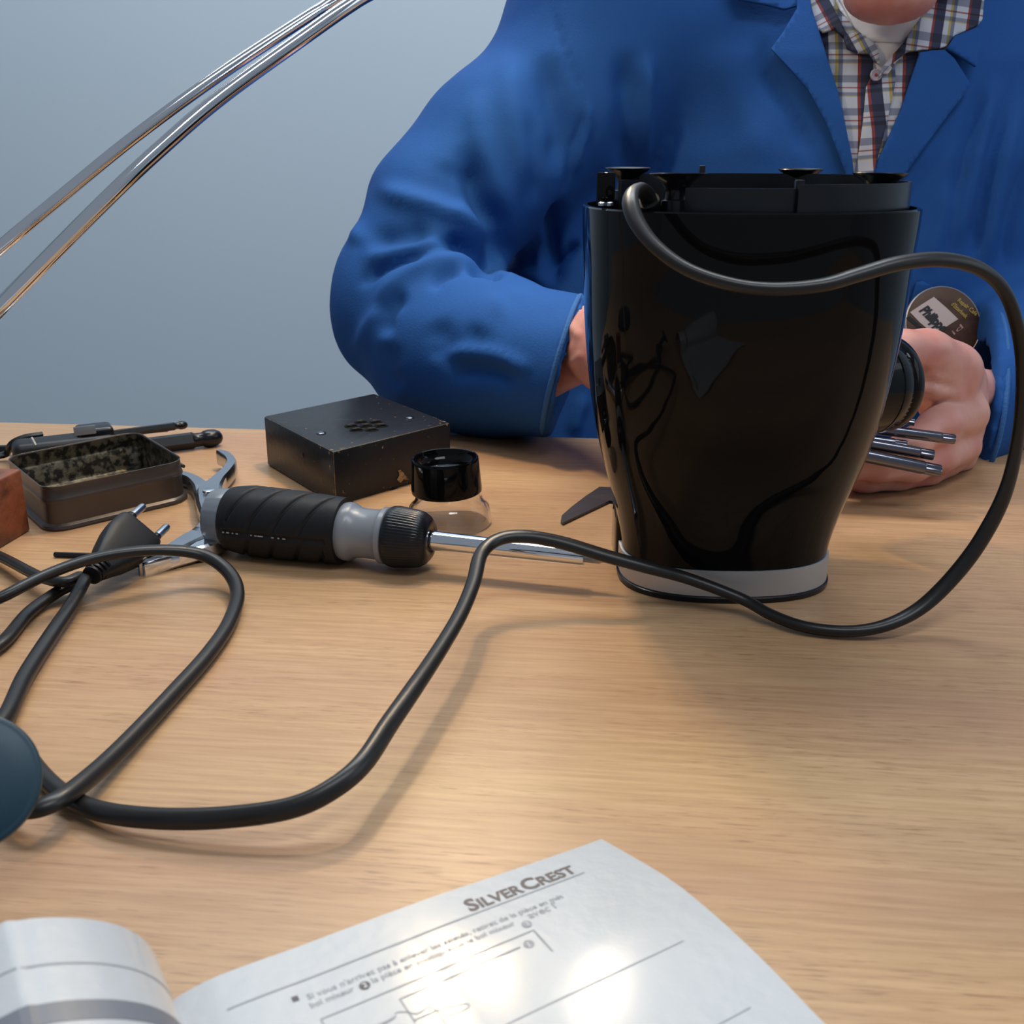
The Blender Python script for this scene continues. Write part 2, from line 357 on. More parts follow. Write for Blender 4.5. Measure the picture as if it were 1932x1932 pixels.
# cord path: the flat mains lead
cz = .0034
cp = [at(1226, 398, .452), at(1226, 384, .450), at(1219, 366, .447), at(1206, 358, .442), at(1192, 366, .434), at(1190, 388, .426), at(1205, 425, .418), at(1240, 468, .410), at(1300, 510, .402), at(1380, 537, .396), at(1460, 546, .394), at(1550, 538, .396), at(1620, 518, .400), at(1700, 496, .405), at(1780, 490, .410), at(1850, 508, .415), at(1898, 555, .420), at(1924, 640, .425), at(1929, 730, .428), at(1920, 830, .43), at(1896, 930, .43), at(1850, 1020, .43), at(1795, 1092, .428), at(1735, 1148, .424),
      tb(1670, 1180, .006), tb(1600, 1191, cz), tb(1520, 1183, cz), tb(1455, 1160, .0045), tb(1400, 1130, .0075), tb(1300, 1092, .015), tb(1220, 1070, .021), tb(1140, 1048, .026), tb(1060, 1024, .031), tb(990, 1012, .0345), tb(940, 1018, .034), tb(908, 1045, .031), tb(893, 1100, .027), tb(868, 1160, .024), tb(828, 1228, .022), tb(780, 1300, .021), tb(735, 1365, .0195), tb(685, 1440, .0175), tb(625, 1490, .0145), tb(550, 1524, .0115), tb(440, 1541, .009), tb(320, 1545, .007), tb(210, 1535, .0055), tb(140, 1511, .004), tb(85, 1468, .0036), tb(30, 1400, .0036), tb(-30, 1335, .0036), tb(-50, 1290, .0036), tb(-30, 1240, .0036), tb(12, 1205, .0036), tb(55, 1155, .0036), tb(110, 1116, .004), tb(142, 1100, .006), tb(150, 1088, .009), tb(120, 1098, .010), tb(75, 1088, .0085), tb(0, 1050, .006), tb(-60, 1030, .004), tb(-120, 1060, .0036), tb(-120, 1120, .006), tb(-70, 1152, .012), tb(0, 1128, .0165), tb(80, 1088, .020), tb(160, 1058, .0215), tb(240, 1042, .0215), tb(320, 1038, .019), tb(385, 1048, .015), tb(430, 1078, .010), tb(448, 1120, .006), tb(432, 1175, .0045), tb(392, 1235, .004), tb(330, 1305, .004), tb(265, 1375, .0045), tb(205, 1435, .006), tb(150, 1482, .0085), tb(105, 1512, .010), tb(55, 1528, .009), tb(0, 1520, .006), tb(-45, 1470, .005), tb(-35, 1410, .005), tb(12, 1352, .005), tb(48, 1275, .005), tb(95, 1200, .0055), tb(135, 1140, .007), tb(157, 1100, .0095), tb(166, 1086, .0105)]
path = cat(cp, 8); n = len(path)
tw = []
for i in range(n):
    t = i/8.0; tw.append(.5*math.sin(t*.55)+.35*math.sin(t*.23+1.2))
sec = circ(.0034, 20, .0026)
b = sweep_bm(path, sec, up=Vector((0.05, -.35, 1)), twist=tw)
bm_obj('power_cord', b, M['cord'], app, autos=60)
b = sweep_bm(cat([at(1226, 404, .4525), at(1226, 392, .451), at(1223, 378, .4485)], 5), circ(.0046, 16)); bm_obj('cord_grommet', b, M['rubber'], app)
# power plug
pA = tb(176, 1083, .0115); pB = tb(262, 1003, .0175); pd = (pB-pA).normalized(); px_, py_, _ = frame(pd)
side = pd.cross(Vector((0, 0, 1))).normalized(); upv = side.cross(pd).normalized()
side2 = (side*.72+upv*-.69).normalized(); up2 = side2.cross(pd).normalized()
Lp = (pB-pA).length
plug = [(0, .0045, .0038), (.08, .0050, .0042), (.16, .0062, .0050), (.24, .0072, .0056), (.38, .0094, .0066), (.62, .0122, .0070), (.70, .0128, .0070), (.93, .0128, .0070), (.98, .0122, .0066), (1.0, .0112, .0056)]
b = bmesh.new(); rr = []
for t, a, h in plug:
    c = pA+pd*(Lp*1.0*t); r_ = []
    for i in range(28):
        th = 2*math.pi*i/28; cc, ss = math.cos(th), math.sin(th)
        r_.append(b.verts.new(c+side2*(a*math.copysign(abs(cc)**.4, cc))+up2*(h*math.copysign(abs(ss)**.45, ss))))
    rr.append(r_)
for a_, c_ in zip(rr, rr[1:]):
    for i in range(28): b.faces.new((a_[i], a_[(i+1) % 28], c_[(i+1) % 28], c_[i]))
b.faces.new(rr[0][::-1]); b.faces.new(rr[-1])
pl = bm_obj('power_plug', b, M['blackmatte'], app, autos=45)
for k in (-1, 1):
    q0 = pA+pd*(Lp*.98)+side2*(k*.0080)
    pin = bm_obj('pin', lathe_bm([(0, .0019), (.0075, .0019)], q0, pd, 18), M['blackplastic'], pl)
    bm_obj('pin_tip', lathe_bm([(.0074, .0021), (.0168, .0021), (.0182, .0017), (.0188, .0009)], q0, pd, 18), M['steel'], pl)
for i in range(4):
    c = pA+pd*(Lp*(-.02+.055*i)); bm_obj('strain_relief_rib', lathe_bm([(-.0007, .0046+.0004*i), (.0007, .0046+.0004*i)], c, pd, 20), M['blackmatte'], pl)
# ================================================================== screwdriver with interchangeable bits
sA = tb(402, 974, .0184); sB = tb(815, 1020, .0165); sT = tb(1164, 1077, .0105)
ax = (sB-sA).normalized(); LS = (sB-sA).length
def ts(px):  # distance along the axis for an image column
    r0, r1 = 0.0, .4
    for _ in range(40):
        m_ = (r0+r1)/2; p = sA+ax*m_; x_ = 966+FPX*(p-O0).dot(RT)/zc(p)
        if x_ < px: r0 = m_
        else: r1 = m_
    return r0
def rp(px, r): p = sA+ax*ts(px); return r/FPX*zc(p)
sd = thing('screwdriver', 'black and grey bit screwdriver with chrome shaft lying on the table', 'screwdriver', (sA.x, sA.y, 0))
def P(*a): return [(ts(x), rp(x, r)) for x, r in a]
def groove(th, t, r): return r
bm_obj('end_cap', lathe_bm(P((397, 30), (399, 44), (404, 51), (412, 54), (434, 57), (437, 56)), sA, ax, 64, mod=lambda th, t, r: r*(1-.02*(math.sin(th*26) > 0)*(r > .012))), M['greyplastic'], sd)
g0, g1 = ts(436), ts(650); NS = 140; gp = []
for i in range(NS+1):
    u = i/NS; x_ = lerp(436, 650, u); r = 58+9*math.sin(math.pi*min(1, u*1.6)**.8) if u < .62 else lerp(58+9*math.sin(math.pi*(.992)**.8)+7, 62, (u-.62)/.38)
    r = 57+10*min(1, u*5)**.5-4*max(0, u-.55)/.45
    gp.append((ts(x_), rp(x_, r)))
def gripmod(th, t, r):
    u = (t-g0)/(g1-g0); a = (th+math.pi/2) % (2*math.pi)
    k = ((th-math.radians(62))/(2*math.pi)*3) % 1.0          # three groups around
    d = 0.0
    if .10 < u < .93:
        ph = (u*4.6+k*1.25) % 1.0; env = math.sin(math.pi*min(1, max(0, k*1.0)))**.5 if 0 < k < 1 else 0
        d = .0016*math.exp(-((ph-.5)/.075)**2)*env
    rim = .0010*(math.exp(-(k/.03)**2)+math.exp(-((1-k)/.03)**2))
    return r-d-rim*(.08 < u < .95)
bm_obj('grip', lathe_bm(gp, sA, ax, 168, mod=gripmod), M['rubber'], sd, autos=60)
bm_obj('collar', lathe_bm(P((648, 50), (650, 54), (656, 55.5), (664, 55.5), (669, 53), (676, 48.5), (690, 47), (715, 47.5), (720, 51), (724, 54), (732, 54), (735, 50)), sA, ax, 64), M['lightgrey'], sd)
bm_obj('chuck', lathe_bm(P((733, 50), (734, 53), (737, 56), (741, 57.5), (749, 58), (750, 58), (760, 57), (770, 56), (780, 55), (790, 53.5), (796, 52), (805, 46.5), (811, 40), (814, 35), (814, 24), (810, 20), (808, 5)), sA, ax, 240, mod=lambda th, t, r: r*(1+.012*math.sin(th*60)) if ts(748) < t < ts(806) and r > .01 else r), M['blackplastic'], sd, autos=60)
sh = bm_obj('shaft', lathe_bm(P((806, 17), (808, 19), (1098, 16.6), (1103, 15.4), (1103, 9)), sA, ax, 40), M['chrome'], sd)
tt = ts(1103); k1 = .5/FPX
b = lathe_bm([(tt-.002, 9*.25e-3), (tt+.0075, 9*.25e-3), (tt+.0085, .0016), (tt+.012, .0014), (tt+.019, .0004)], sA, ax, 6)
bm_obj('screwdriver_bit', b, M['steel'], sd, smooth=False)
vv = (O0-(sA+ax*g0)); vv = (vv-ax*vv.dot(ax)).normalized(); ww = ax.cross(vv).normalized()
if ww.z > 0: ww = -ww
wp = bmesh.new()
for x_, l_ in ((455, 4), (463, 6), (472, 3), (480, 5), (506, 3), (514, 5), (521, 8), (526, 3), (545, 5), (556, 4), (566, 6)):
    t_ = ts(x_); aa = .42; rr0 = rp(x_, 66.8); dirn = vv*math.cos(aa)+ww*math.sin(aa)
    merge(wp, boxbm(sA+ax*t_+dirn*rr0, l_*.00026, .0006, .0003, ax, ww*math.cos(aa)-vv*math.sin(aa), dirn))
bm_obj('worn_print', wp, M['inkgrey'], sd, smooth=False)
# ================================================================== black wooden box
bz = .034
C4 = [tb(497, 785, bz), tb(628, 852, bz), tb(850, 797, bz)]; C4.append(C4[0]+C4[2]-C4[1])
bc = sum(C4, Vector())/4
bb = thing('speaker_box', 'black painted wooden box with a rosette of drilled holes and worn edges', 'box', (bc.x, bc.y, 0))
M['boxpaint'] = mat('worn_black_paint', (.008, .009, .012, 1), .36, spec=.3, bump=(220, .30, .0006))
nt = M['boxpaint'].node_tree; Nn = nt.nodes
bev = Nn.new('ShaderNodeBevel'); bev.inputs['Radius'].default_value = .0011; bev.samples = 6
geo = Nn.new('ShaderNodeNewGeometry'); dotn = Nn.new('ShaderNodeVectorMath'); dotn.operation = 'DOT_PRODUCT'
nt.links.new(bev.outputs[0], dotn.inputs[0]); nt.links.new(geo.outputs['True Normal'], dotn.inputs[1])
nn = Nn.new('ShaderNodeTexNoise'); nn.inputs['Scale'].default_value = 260; nn.inputs['Detail'].default_value = 4
tcn_ = Nn.new('ShaderNodeTexCoord'); nt.links.new(tcn_.outputs['Object'], nn.inputs['Vector'])
mm_ = Nn.new('ShaderNodeMath'); mm_.operation = 'MULTIPLY_ADD'; mm_.inputs[1].default_value = -.30
nt.links.new(nn.outputs['Fac'], mm_.inputs[0]); nt.links.new(dotn.outputs['Value'], mm_.inputs[2])
r = Nn.new('ShaderNodeValToRGB'); r.color_ramp.elements[0].position = .755; r.color_ramp.elements[1].position = .785
r.color_ramp.elements[0].color = srgb(150, 124, 90); r.color_ramp.elements[1].color = (.008, .009, .012, 1)
nt.links.new(mm_.outputs[0], r.inputs['Fac']); nt.links.new(r.outputs['Color'], Nn['Principled BSDF'].inputs['Base Color'])
low = [Vector((p.x, p.y, 0)) for p in C4]; 
b = hexa(low+[p.copy() for p in C4], .0016, 2)
bo = bm_obj('box_body', b, M['boxpaint'], bb, autos=40)
ux = (C4[2]-C4[1]); uy = (C4[0]-C4[1])
def bt(px, py): return tb(px, py, bz)
hc = bt(691, 804)
exu, eyu = ux.normalized(), uy.normalized()
offs = [(0, 0)]+[(math.cos(a), math.sin(a)) for a in (math.radians(60*i+20) for i in range(6))]
cut = bmesh.new()
for ox, oy in offs: merge(cut, lathe_bm([(-.012, .0040), (.004, .0040)], hc+exu*(ox*.0108)+eyu*(oy*.0108), Vector((0, 0, 1)), 32))
cu = bm_obj('t', cut, None, None, smooth=False); bo.modifiers.new('holes', 'BOOLEAN').object = cu; bo.modifiers[0].solver = 'EXACT'
bpy.context.view_layer.update(); dg_ = bpy.context.evaluated_depsgraph_get()
nm = bpy.data.meshes.new_from_object(bo.evaluated_get(dg_)); bo.modifiers.clear(); bo.data = nm; bpy.data.objects.remove(cu)
for ox, oy in offs:
    c = hc+exu*(ox*.0108)+eyu*(oy*.0108)
    bm_obj('sound_hole_rim', lathe_bm([(.0001, .0039), (.0004, .0040), (.0006, .0043), (.0002, .0046), (.0001, .0046)], c, Vector((0, 0, 1)), 32, closed=False), M['blackmatte'], bb, autos=50)
for q in ((606, 818), (773, 789)):
    b = lathe_bm([(0, .0030), (.0006, .0029), (.0012, .0018), (.0014, .0002)], bt(*q), Vector((0, 0, 1)), 24); bm_obj('nail_head', b, M['torx'], bb)
# chipped spot and cable notch on the front face, a screw on the side face
fn = Vector((ux.y, -ux.x, 0)).normalized()
if fn.y > 0: fn = -fn
def onface(px, py): return onplane(px, py, C4[1], fn)
b = bmesh.new(); pts = []
for i in range(14):
    th = 2*math.pi*i/14; R = 8.5*(1+.35*math.sin(3*th+1)+.2*math.sin(5*th)); pts.append(onface(757+R*math.cos(th)*.9, 899+R*math.sin(th)*1.2)+fn*.0002)
bm_obj('paint_chip', prism_bm(pts, fn, .0004), mat('bare_wood_chip', srgb(150, 118, 76), .8, var=(500, .45, srgb(90, 70, 45), .2)), bb)
pts = [onface(x_, y_)+fn*.00015 for x_, y_ in ((728, 933), (735, 925), (745, 921), (755, 921), (762, 925), (765, 927))]
bm_obj('cable_notch', prism_bm(pts, fn, .0003), M['blackmatte'], bb)
sn = Vector((-uy.y, uy.x, 0)).normalized()
if sn.x > 0: sn = -sn
q = onplane(571, 858, C4[1], sn)
bm_obj('screw', lathe_bm([(-.001, .0018), (.0003, .0018), (.0006, .0012)], q, sn, 20), M['blackmatte'], bb)
# ================================================================== loupe
lc = tb(850, 975); lc = Vector((lc.x, .572, 0)); 
lp = thing('loupe', 'small stand loupe with black eyepiece ring on a clear plastic skirt', 'magnifier', lc)
Z = Vector((0, 0, 1))
tl = Vector((-.03, -.015, 1)).normalized()
b = lathe_bm([(0, .0236), (.0006, .0240), (.0030, .0240), (.0105, .0226), (.0125, .0205), (.0140, .0194), (.0172, .0186), (.022, .0180), (.022, .0162), (.0172, .0168), (.0135, .0178), (.0118, .0192), (.0098, .0210), (.0030, .0224), (.0008, .0226), (0, .0225)], lc, Z, 64, closed=False)
# close the ring bottom
o = bm_obj('clear_skirt', b, M['clear'], lp, autos=50)
lc2 = lc+Vector((-.0006, 0, 0))
b = lathe_bm([(.0190, .0195), (.0194, .0199), (.0215, .0200), (.0370, .0188), (.0384, .0187), (.0390, .0183), (.0388, .0176), (.0372, .0172), (.0355, .0168), (.0340, .0150), (.0325, .0140), (.0235, .0138), (.0215, .0165), (.0190, .0170), (.0190, .0195)], lc2, tl, 64, closed=False)
bm_obj('eyepiece_ring', b, M['blackgloss'], lp, autos=40)
b = lathe_bm([(.0285, .0001), (.0286, .008), (.0290, .0141), (.0310, .0141), (.0322, .010), (.0329, .004), (.0330, .0001)], lc2, tl, 48)
bm_obj('lens', b, M['lens'], lp)
# ================================================================== open tin
tz = .0255
TF, TR, TBk, TL = tb(84, 924, tz), tb(350, 868, tz), tb(258, 813, tz), tb(8, 862, tz)
def roundrect(c4, rad, z, off=0.0, seg=7):
    c = sum(c4, Vector())/4; out = []
    for i in range(4):
        p, a, d = c4[i], c4[i-1], c4[(i+1) % 4]
        u = (a-p).normalized(); v = (d-p).normalized(); pp = p-(u+v)*off
        r = rad+off; A = pp+u*r; B = pp+v*r; cc = pp+(u+v)*r
        for k in range(seg+1):
            t = k/seg*math.pi/2; out.append(Vector(((cc-u*(r*math.cos(math.pi/2-t))*1.0-v*(r*math.sin(math.pi/2-t))).x, (cc-u*(r*math.cos(math.pi/2-t))-v*(r*math.sin(math.pi/2-t))).y, z)))
    return out
T4 = [Vector((p.x, p.y, 0)) for p in (TF, TR, TBk, TL)]
tcen = sum(T4, Vector())/4
# order of corner arcs: start at side towards previous corner
def rrect(rad, z, off): return roundrect(T4, rad, z, off)
tn = thing('tin_box', 'open brown metal tin with rounded corners and a stained empty inside', 'tin', (tcen.x, tcen.y, 0))
R0 = .011
def ringsmesh(name, rings, m, parent, cap0=False, cap1=False, autos=40):
    return loft(name, rings, m, parent, cap0, cap1, autos)
outer = [rrect(R0, .0, .0002), rrect(R0, .0, .0016), rrect(R0, .0012, .0022), rrect(R0, .0026, .0018), rrect(R0, .0034, .0006), rrect(R0, .0038, 0), rrect(R0, .0150, 0), rrect(R0, .0160, .0006), rrect(R0, .0172, .0009), rrect(R0, .0184, .0006), rrect(R0, .0194, 0), rrect(R0, .0248, 0), rrect(R0, .0255, .0002), rrect(R0, .0256, -.0004), rrect(R0, .0250, -.0009), rrect(R0, .0245, -.0009)]
ringsmesh('tin_shell', outer, M['tin'], tn, cap0=True)
inner = [rrect(R0, .0246, -.0010), rrect(R0, .0194, -.0010), rrect(R0, .0184, -.0004), rrect(R0, .0172, -.0001), rrect(R0, .0160, -.0004), rrect(R0, .0150, -.0011), rrect(R0, .0040, -.0012), rrect(R0, .0022, -.0020), rrect(R0, .0014, -.0040)]
ringsmesh('tin_lining', inner, M['tininside'], tn, cap1=True)
hp = (TR*.55+TBk*.45); hx = (TBk-TR).normalized(); hn = Vector((hx.y, -hx.x, 0)).normalized()
if (hp-tcen).dot(hn) < 0: hn = -hn
hp = T4[1]+hx*.012+Vector((0, 0, .0195))+hn*.0012
bm_obj('hinge', lathe_bm([(-.004, .0011), (.004, .0011)], hp, hx, 14), M['tin'], tn)
# ================================================================== red-brown wooden block
q0 = tb(58, 1001); q1 = tb(0, 1036); qd = (q1-q0).normalized(); qn = Vector((-qd.y, qd.x, 0)).normalized()
if qn.y < 0: qn = -qn
hz = at(44, 884, q0.y).z
low = [q0, q0+qd*.040, q0+qd*.040+qn*.028, q0+qn*.028]
wb = bm_obj('wooden_block', hexa(low+[p+Vector((0, 0, hz)) for p in low], .0014, 3), M['redwood'], None, loc=(sum(low, Vector())/4), autos=60)
tag(wb, 'worn red-brown wooden block at the left edge beside the tin', 'block')
# ================================================================== hex keys in their black holder
hl = tb(20, 866); hr = tb(205, 828)
hd = (tb(352, 803, .012)-tb(60, 836, .012)); hd.z = 0; hd.normalize(); hs = Vector((-hd.y, hd.x, 0))
hb = tb(150, 866, 0); hb = Vector((hb.x, hb.y, 0))
hold = thing('hex_key_holder', 'black folding plastic clip holding long hex keys behind the tin', 'tool holder', hb)
bm_obj('clip_body', boxbm(hb+hd*-.008+Vector((0, 0, .0085)), .066, .024, .017, hd, hs, Z, bev=.005, seg=4), M['blackmatte'], hold)
bm_obj('clip_slider', boxbm(hb+hd*.012+hs*.002+Vector((0, 0, .0125)), .024, .020, .019, hd, hs, Z, bev=.003, seg=3), M['blackplastic'], hold)
bm_obj('clip_label', boxbm(at(160, 812, hb.y-.008), .014, .0008, .006, hd, hs, Z, bev=.0002), M['greyplastic'], hold)
def hexkey(name, a, b_, r, label, bend=None, ball=True, m='blackplastic', group='black ball-end hex keys in the holder'):
    d = (b_-a).normalized(); L = (b_-a).length; x, y, _ = frame(d)
    k = thing(name, label, 'hex key', (a.x, a.y, 0 if a.z < .03 else a.z), group)
    pts = [a, a+d*(L*.5), b_-d*(r*3.4)]
    if bend:
        v = bend; pre = [a+v-d*(r*2.5), a+v*.55-d*(r*2.4), a+v*.22-d*(r*1.6), a-d*(r*.5)]; pts = pre+pts[:]
    bm_obj('shank', sweep_bm(cat(pts, 6), circ(r, 6)), M[m], k, smooth=False)
    if ball:
        bm_obj('ball_end', lathe_bm([(L-r*3.45, r*.98), (L-r*3.1, r*.82), (L-r*2.3, r*.80), (L-r*2.1, r*.95), (L-r*1.5, r*1.04), (L-r*.8, r*.98), (L-r*.25, r*.72), (L, r*.35)], a, d, 18), M[m], k, autos=60)
    return k
hexkey('hex_key', tb(215, 850, .0062), tb(419, 824, .0062), .0062, 'thickest black ball-end hex key lying lowest behind the tin')
hexkey('hex_key', tb(175, 824, .0150), tb(353, 801, .0120), .0030, 'slim black ball-end hex key lying above the thick one')
hexkey('hex_key', tb(150, 824, .0120), tb(338, 806, .0085), .0026, 'thinner black hex key tucked right under the slim ball-end one', ball=False)
L1 = bm_obj('hex_key', sweep_bm(cat([tb(-12, 862, .004), tb(12, 856, .005), tb(17, 845, .010), tb(26, 834, .0145), tb(48, 825, .0165), tb(80, 820, .0165)], 8), circ(.0024, 6)), M['blackplastic'], None, loc=tb(10, 850))
tag(L1, 'black hex key with its short bent end curving down left of the holder', 'hex key', 'bent hex keys at the left end of the holder')
L2 = bm_obj('hex_key', sweep_bm(cat([tb(-40, 860, .003), tb(-10, 848, .004), tb(20, 846, .005), tb(60, 842, .0065)], 8), circ(.0026, 6)), M['blackplastic'], None, loc=tb(-10, 850))
tag(L2, 'black hex key poking out leftwards to the frame edge below the holder', 'hex key', 'bent hex keys at the left end of the holder')
L3 = bm_obj('hex_key', sweep_bm([at(59, 826, .628), at(67, 841, .626)], circ(.0011, 6)), M['lightgrey'], None, loc=at(62, 833, .627))
tag(L3, 'tiny silvery hex key end sticking out of the holder front', 'hex key')
L4 = bm_obj('hex_key', sweep_bm(cat([tb(103, 1046, .0016), tb(240, 1051, .0016), tb(360, 1056, .0016), tb(388, 1053, .0018), tb(402, 1044, .0022), tb(424, 1029, .003)], 8), circ(.0014, 6)), M['blackmatte'], None, loc=tb(240, 1050))
tag(L4, 'thin black L-shaped hex key lying across under the plug', 'hex key')
# ================================================================== pliers
pv = tb(398, 928, .0060)
pr = thing('pliers', 'open chrome pliers lying partly under the screwdriver end cap', 'pliers', (pv.x, pv.y, 0))
def limb(name, pts, ws, th, m, parent, n=8):
    path = cat([tb(x_, y_, z_) for x_, y_, z_ in pts], n); W_ = resample(ws, len(path))
    b = bmesh.new(); rr = []
    for i, p in enumerate(path):
        d = (path[min(i+1, len(path)-1)]-path[max(i-1, 0)]).normalized(); s = d.cross(Z).normalized(); w_ = W_[i]
        ring = [(-w_, -th*.35), (-w_*.7, -th*.5), (w_*.7, -th*.5), (w_, -th*.35), (w_, th*.35), (w_*.75, th*.5), (-w_*.75, th*.5), (-w_, th*.35)]
        rr.append([b.verts.new(p+s*u+Z*v) for u, v in ring])
    for a_, c_ in zip(rr, rr[1:]):
        for i in range(8): b.faces.new((a_[i], a_[(i+1) % 8], c_[(i+1) % 8], c_[i]))
    b.faces.new(rr[0][::-1]); b.faces.new(rr[-1]); return bm_obj(name, b, m, parent, autos=35)
limb('handle', [(413, 862, .008), (424, 866, .008), (434, 874, .008), (437, 884, .008), (428, 898, .0075), (412, 914, .007), (396, 934, .0065), (398, 958, .0065), (404, 990, .0065)], [.0018, .0030, .0032, .0034, .0036, .0044, .0075, .0080, .0060], .0100, M['steel'], pr)
limb('handle', [(330, 902, .006), (346, 905, .006), (364, 912, .006), (380, 925, .006), (390, 940, .0055), (404, 965, .0055), (412, 1000, .0055)], [.0030, .0034, .0036, .0050, .0070, .0080, .0060], .0094, M['steel'], pr)
bm_obj('pivot_rivet', lathe_bm([(0, .0036), (.0012, .0034), (.0015, .0028), (.0015, .0001)], tb(394, 928, .0122), Z, 28), M['chrome'], pr)
limb('jaw', [(404, 990, .0060), (388, 1012, .0060), (362, 1026, .0060), (330, 1044, .0060), (296, 1060, .0050), (262, 1074, .0035)], [.0065, .0080, .0070, .0052, .0036, .0012], .0090, M['steel'], pr)
limb('jaw', [(412, 1000, .0060), (420, 1018, .0060), (398, 1032, .0058), (356, 1046, .0050), (318, 1058, .0045), (272, 1078, .003)], [.0060, .0062, .0050, .0040, .0030, .0010], .0080, M['chrome'], pr)
# ================================================================== dark pointed blade behind the appliance
bp_ = [(1058, 987, 0), (1060, 976, 0), (1078, 960, 0), (1104, 940, .001), (1131, 922, .002), (1220, 926, .002), (1220, 960, .001), (1150, 948, 0), (1062, 990, 0)]
poly = [tb(x_, y_, .0006+z_) for x_, y_, z_ in bp_]
o = bm_obj('tool_blade', prism_bm(poly, Z, .0013), mat('dark_grey_blade', srgb(52, 50, 56), .4), None, loc=tb(1110, 955), smooth=False)
tag(o, 'dark grey pointed flat blade lying behind the appliance base on its left', 'tool')
# ================================================================== teal round thing at the left edge
tcx = at(-66, 1472, .245); tnrm = Vector((.30, -.72, .62)).normalized()
te = thing('round_cap', 'dark teal round plastic cap cut off by the left frame edge', 'cap', tcx)
k = zc(tcx)/FPX; RR = 132*k
def tmod(p): return p
b = lathe_bm([(-.006, RR*.80), (-.004, RR*.94), (-.001, RR*1.0), (.0008, RR*.995), (.0014, RR*.97), (.0012, RR*.93), (.0016, RR*.88), (.0024, RR*.6), (.0028, RR*.3), (.0030, .0002)], tcx-tnrm*.004, tnrm, 72)
bm_obj('cap_dome', b, M['teal'], te, autos=70)
st0 = tcx-tnrm*.010; st1 = Vector((tcx.x-.045, tcx.y+.012, .001))
bm_obj('cap_stem', sweep_bm(cat([st0, st0*.6+st1*.4+Vector((0, 0, .004)), st1], 8), circ(.007, 18)), M['teal'], te)
bm_obj('cap_foot', lathe_bm([(-.001, .020), (.002, .020), (.004, .017), (.005, .008)], st1, Z, 32), M['teal'], te)
# ================================================================== the open booklet
B0 = tb(322, 1890, .004); Bc = tb(1135, 1583, .0022)
bu = Vector((Bc.x-B0.x, Bc.y-B0.y, 0)); WR = bu.length; bu.normalize(); bv = Vector((bu.y, -bu.x, 0))
if bv.y > 0: bv = -bv
bn = bv.cross(bu) if bv.cross(bu).z > 0 else bu.cross(bv)
def edge_sz(px, py):
    p = onplane(px, py, B0, bv); return ((p-B0).dot(bu), p.z)
R_px = [(322, 1890), (350, 1872), (400, 1846), (470, 1819), (560, 1787), (680, 1742), (800, 1698), (900, 1664), (1000, 1630), (1070, 1606), (1135, 1583)]
L_px = [(322, 1890), (316, 1868), (309, 1848), (302, 1825), (294, 1803), (282, 1784), (266, 1768), (243, 1754), (214, 1743), (167, 1734), (119, 1731), (71, 1732), (30, 1737), (0, 1742)]
Rp = [edge_sz(*q) for q in R_px]; Lp_ = [edge_sz(*q) for q in L_px]
Lp_ = Lp_+[(Lp_[-1][0]-.012, Lp_[-1][1]-.003), (Lp_[-1][0]-.030, Lp_[-1][1]-.012), (Lp_[-1][0]-.050, .006)]
def curve_len(P_):
    s = [0]
    for a_, c_ in zip(P_, P_[1:]): s.append(s[-1]+math.hypot(c_[0]-a_[0], c_[1]-a_[1]))
    return s
RpC = [(p.x, p.z) for p in cat([Vector((a_, 0, c_)) for a_, c_ in Rp], 5)]; LpC = [(p.x, p.z) for p in cat([Vector((a_, 0, c_)) for a_, c_ in Lp_], 5)]
RsL, LsL = curve_len(RpC), curve_len(LpC)
PH = .205
def page(P_, S_, s, t, lift=0.0):
    s = max(0, min(S_[-1], s)); i = 0
    lo_, hi_ = 0, len(S_)-2
    while lo_ < hi_:
        m_ = (lo_+hi_+1)//2
        if S_[m_] <= s: lo_ = m_
        else: hi_ = m_-1
    i = lo_; f = (s-S_[i])/max(1e-9, S_[i+1]-S_[i]); a_, c_ = P_[i], P_[i+1]
    x_, z_ = lerp(a_[0], c_[0], f), lerp(a_[1], c_[1], f)
    dx, dz = c_[0]-a_[0], c_[1]-a_[1]; l_ = math.hypot(dx, dz) or 1; nx, nz = -dz/l_, dx/l_
    if nz < 0: nx, nz = -nx, -nz
    # the arch flattens slightly down the page
    zz = z_
    return B0*1+Vector((0, 0, -B0.z))+bu*(x_+nx*lift)+bv*t+Z*(zz+nz*lift)
def RP(s, t, lift=0): 
    p = page(RpC, RsL, s, t, lift)
    k = s/RsL[-1]
    bulge = .0035*math.sin(math.pi*min(1, t/.09))*k**6 if t < .09 else 0
    return p+bu*bulge+Z*(.05*max(0, s-.06)*min(1, t/.03))
def LP(s, t, lift=0): return page(LpC, LsL, s, t, lift)
bk = thing('booklet', 'open instruction booklet with printed pages in the foreground', 'booklet', (B0.x, B0.y, 0))
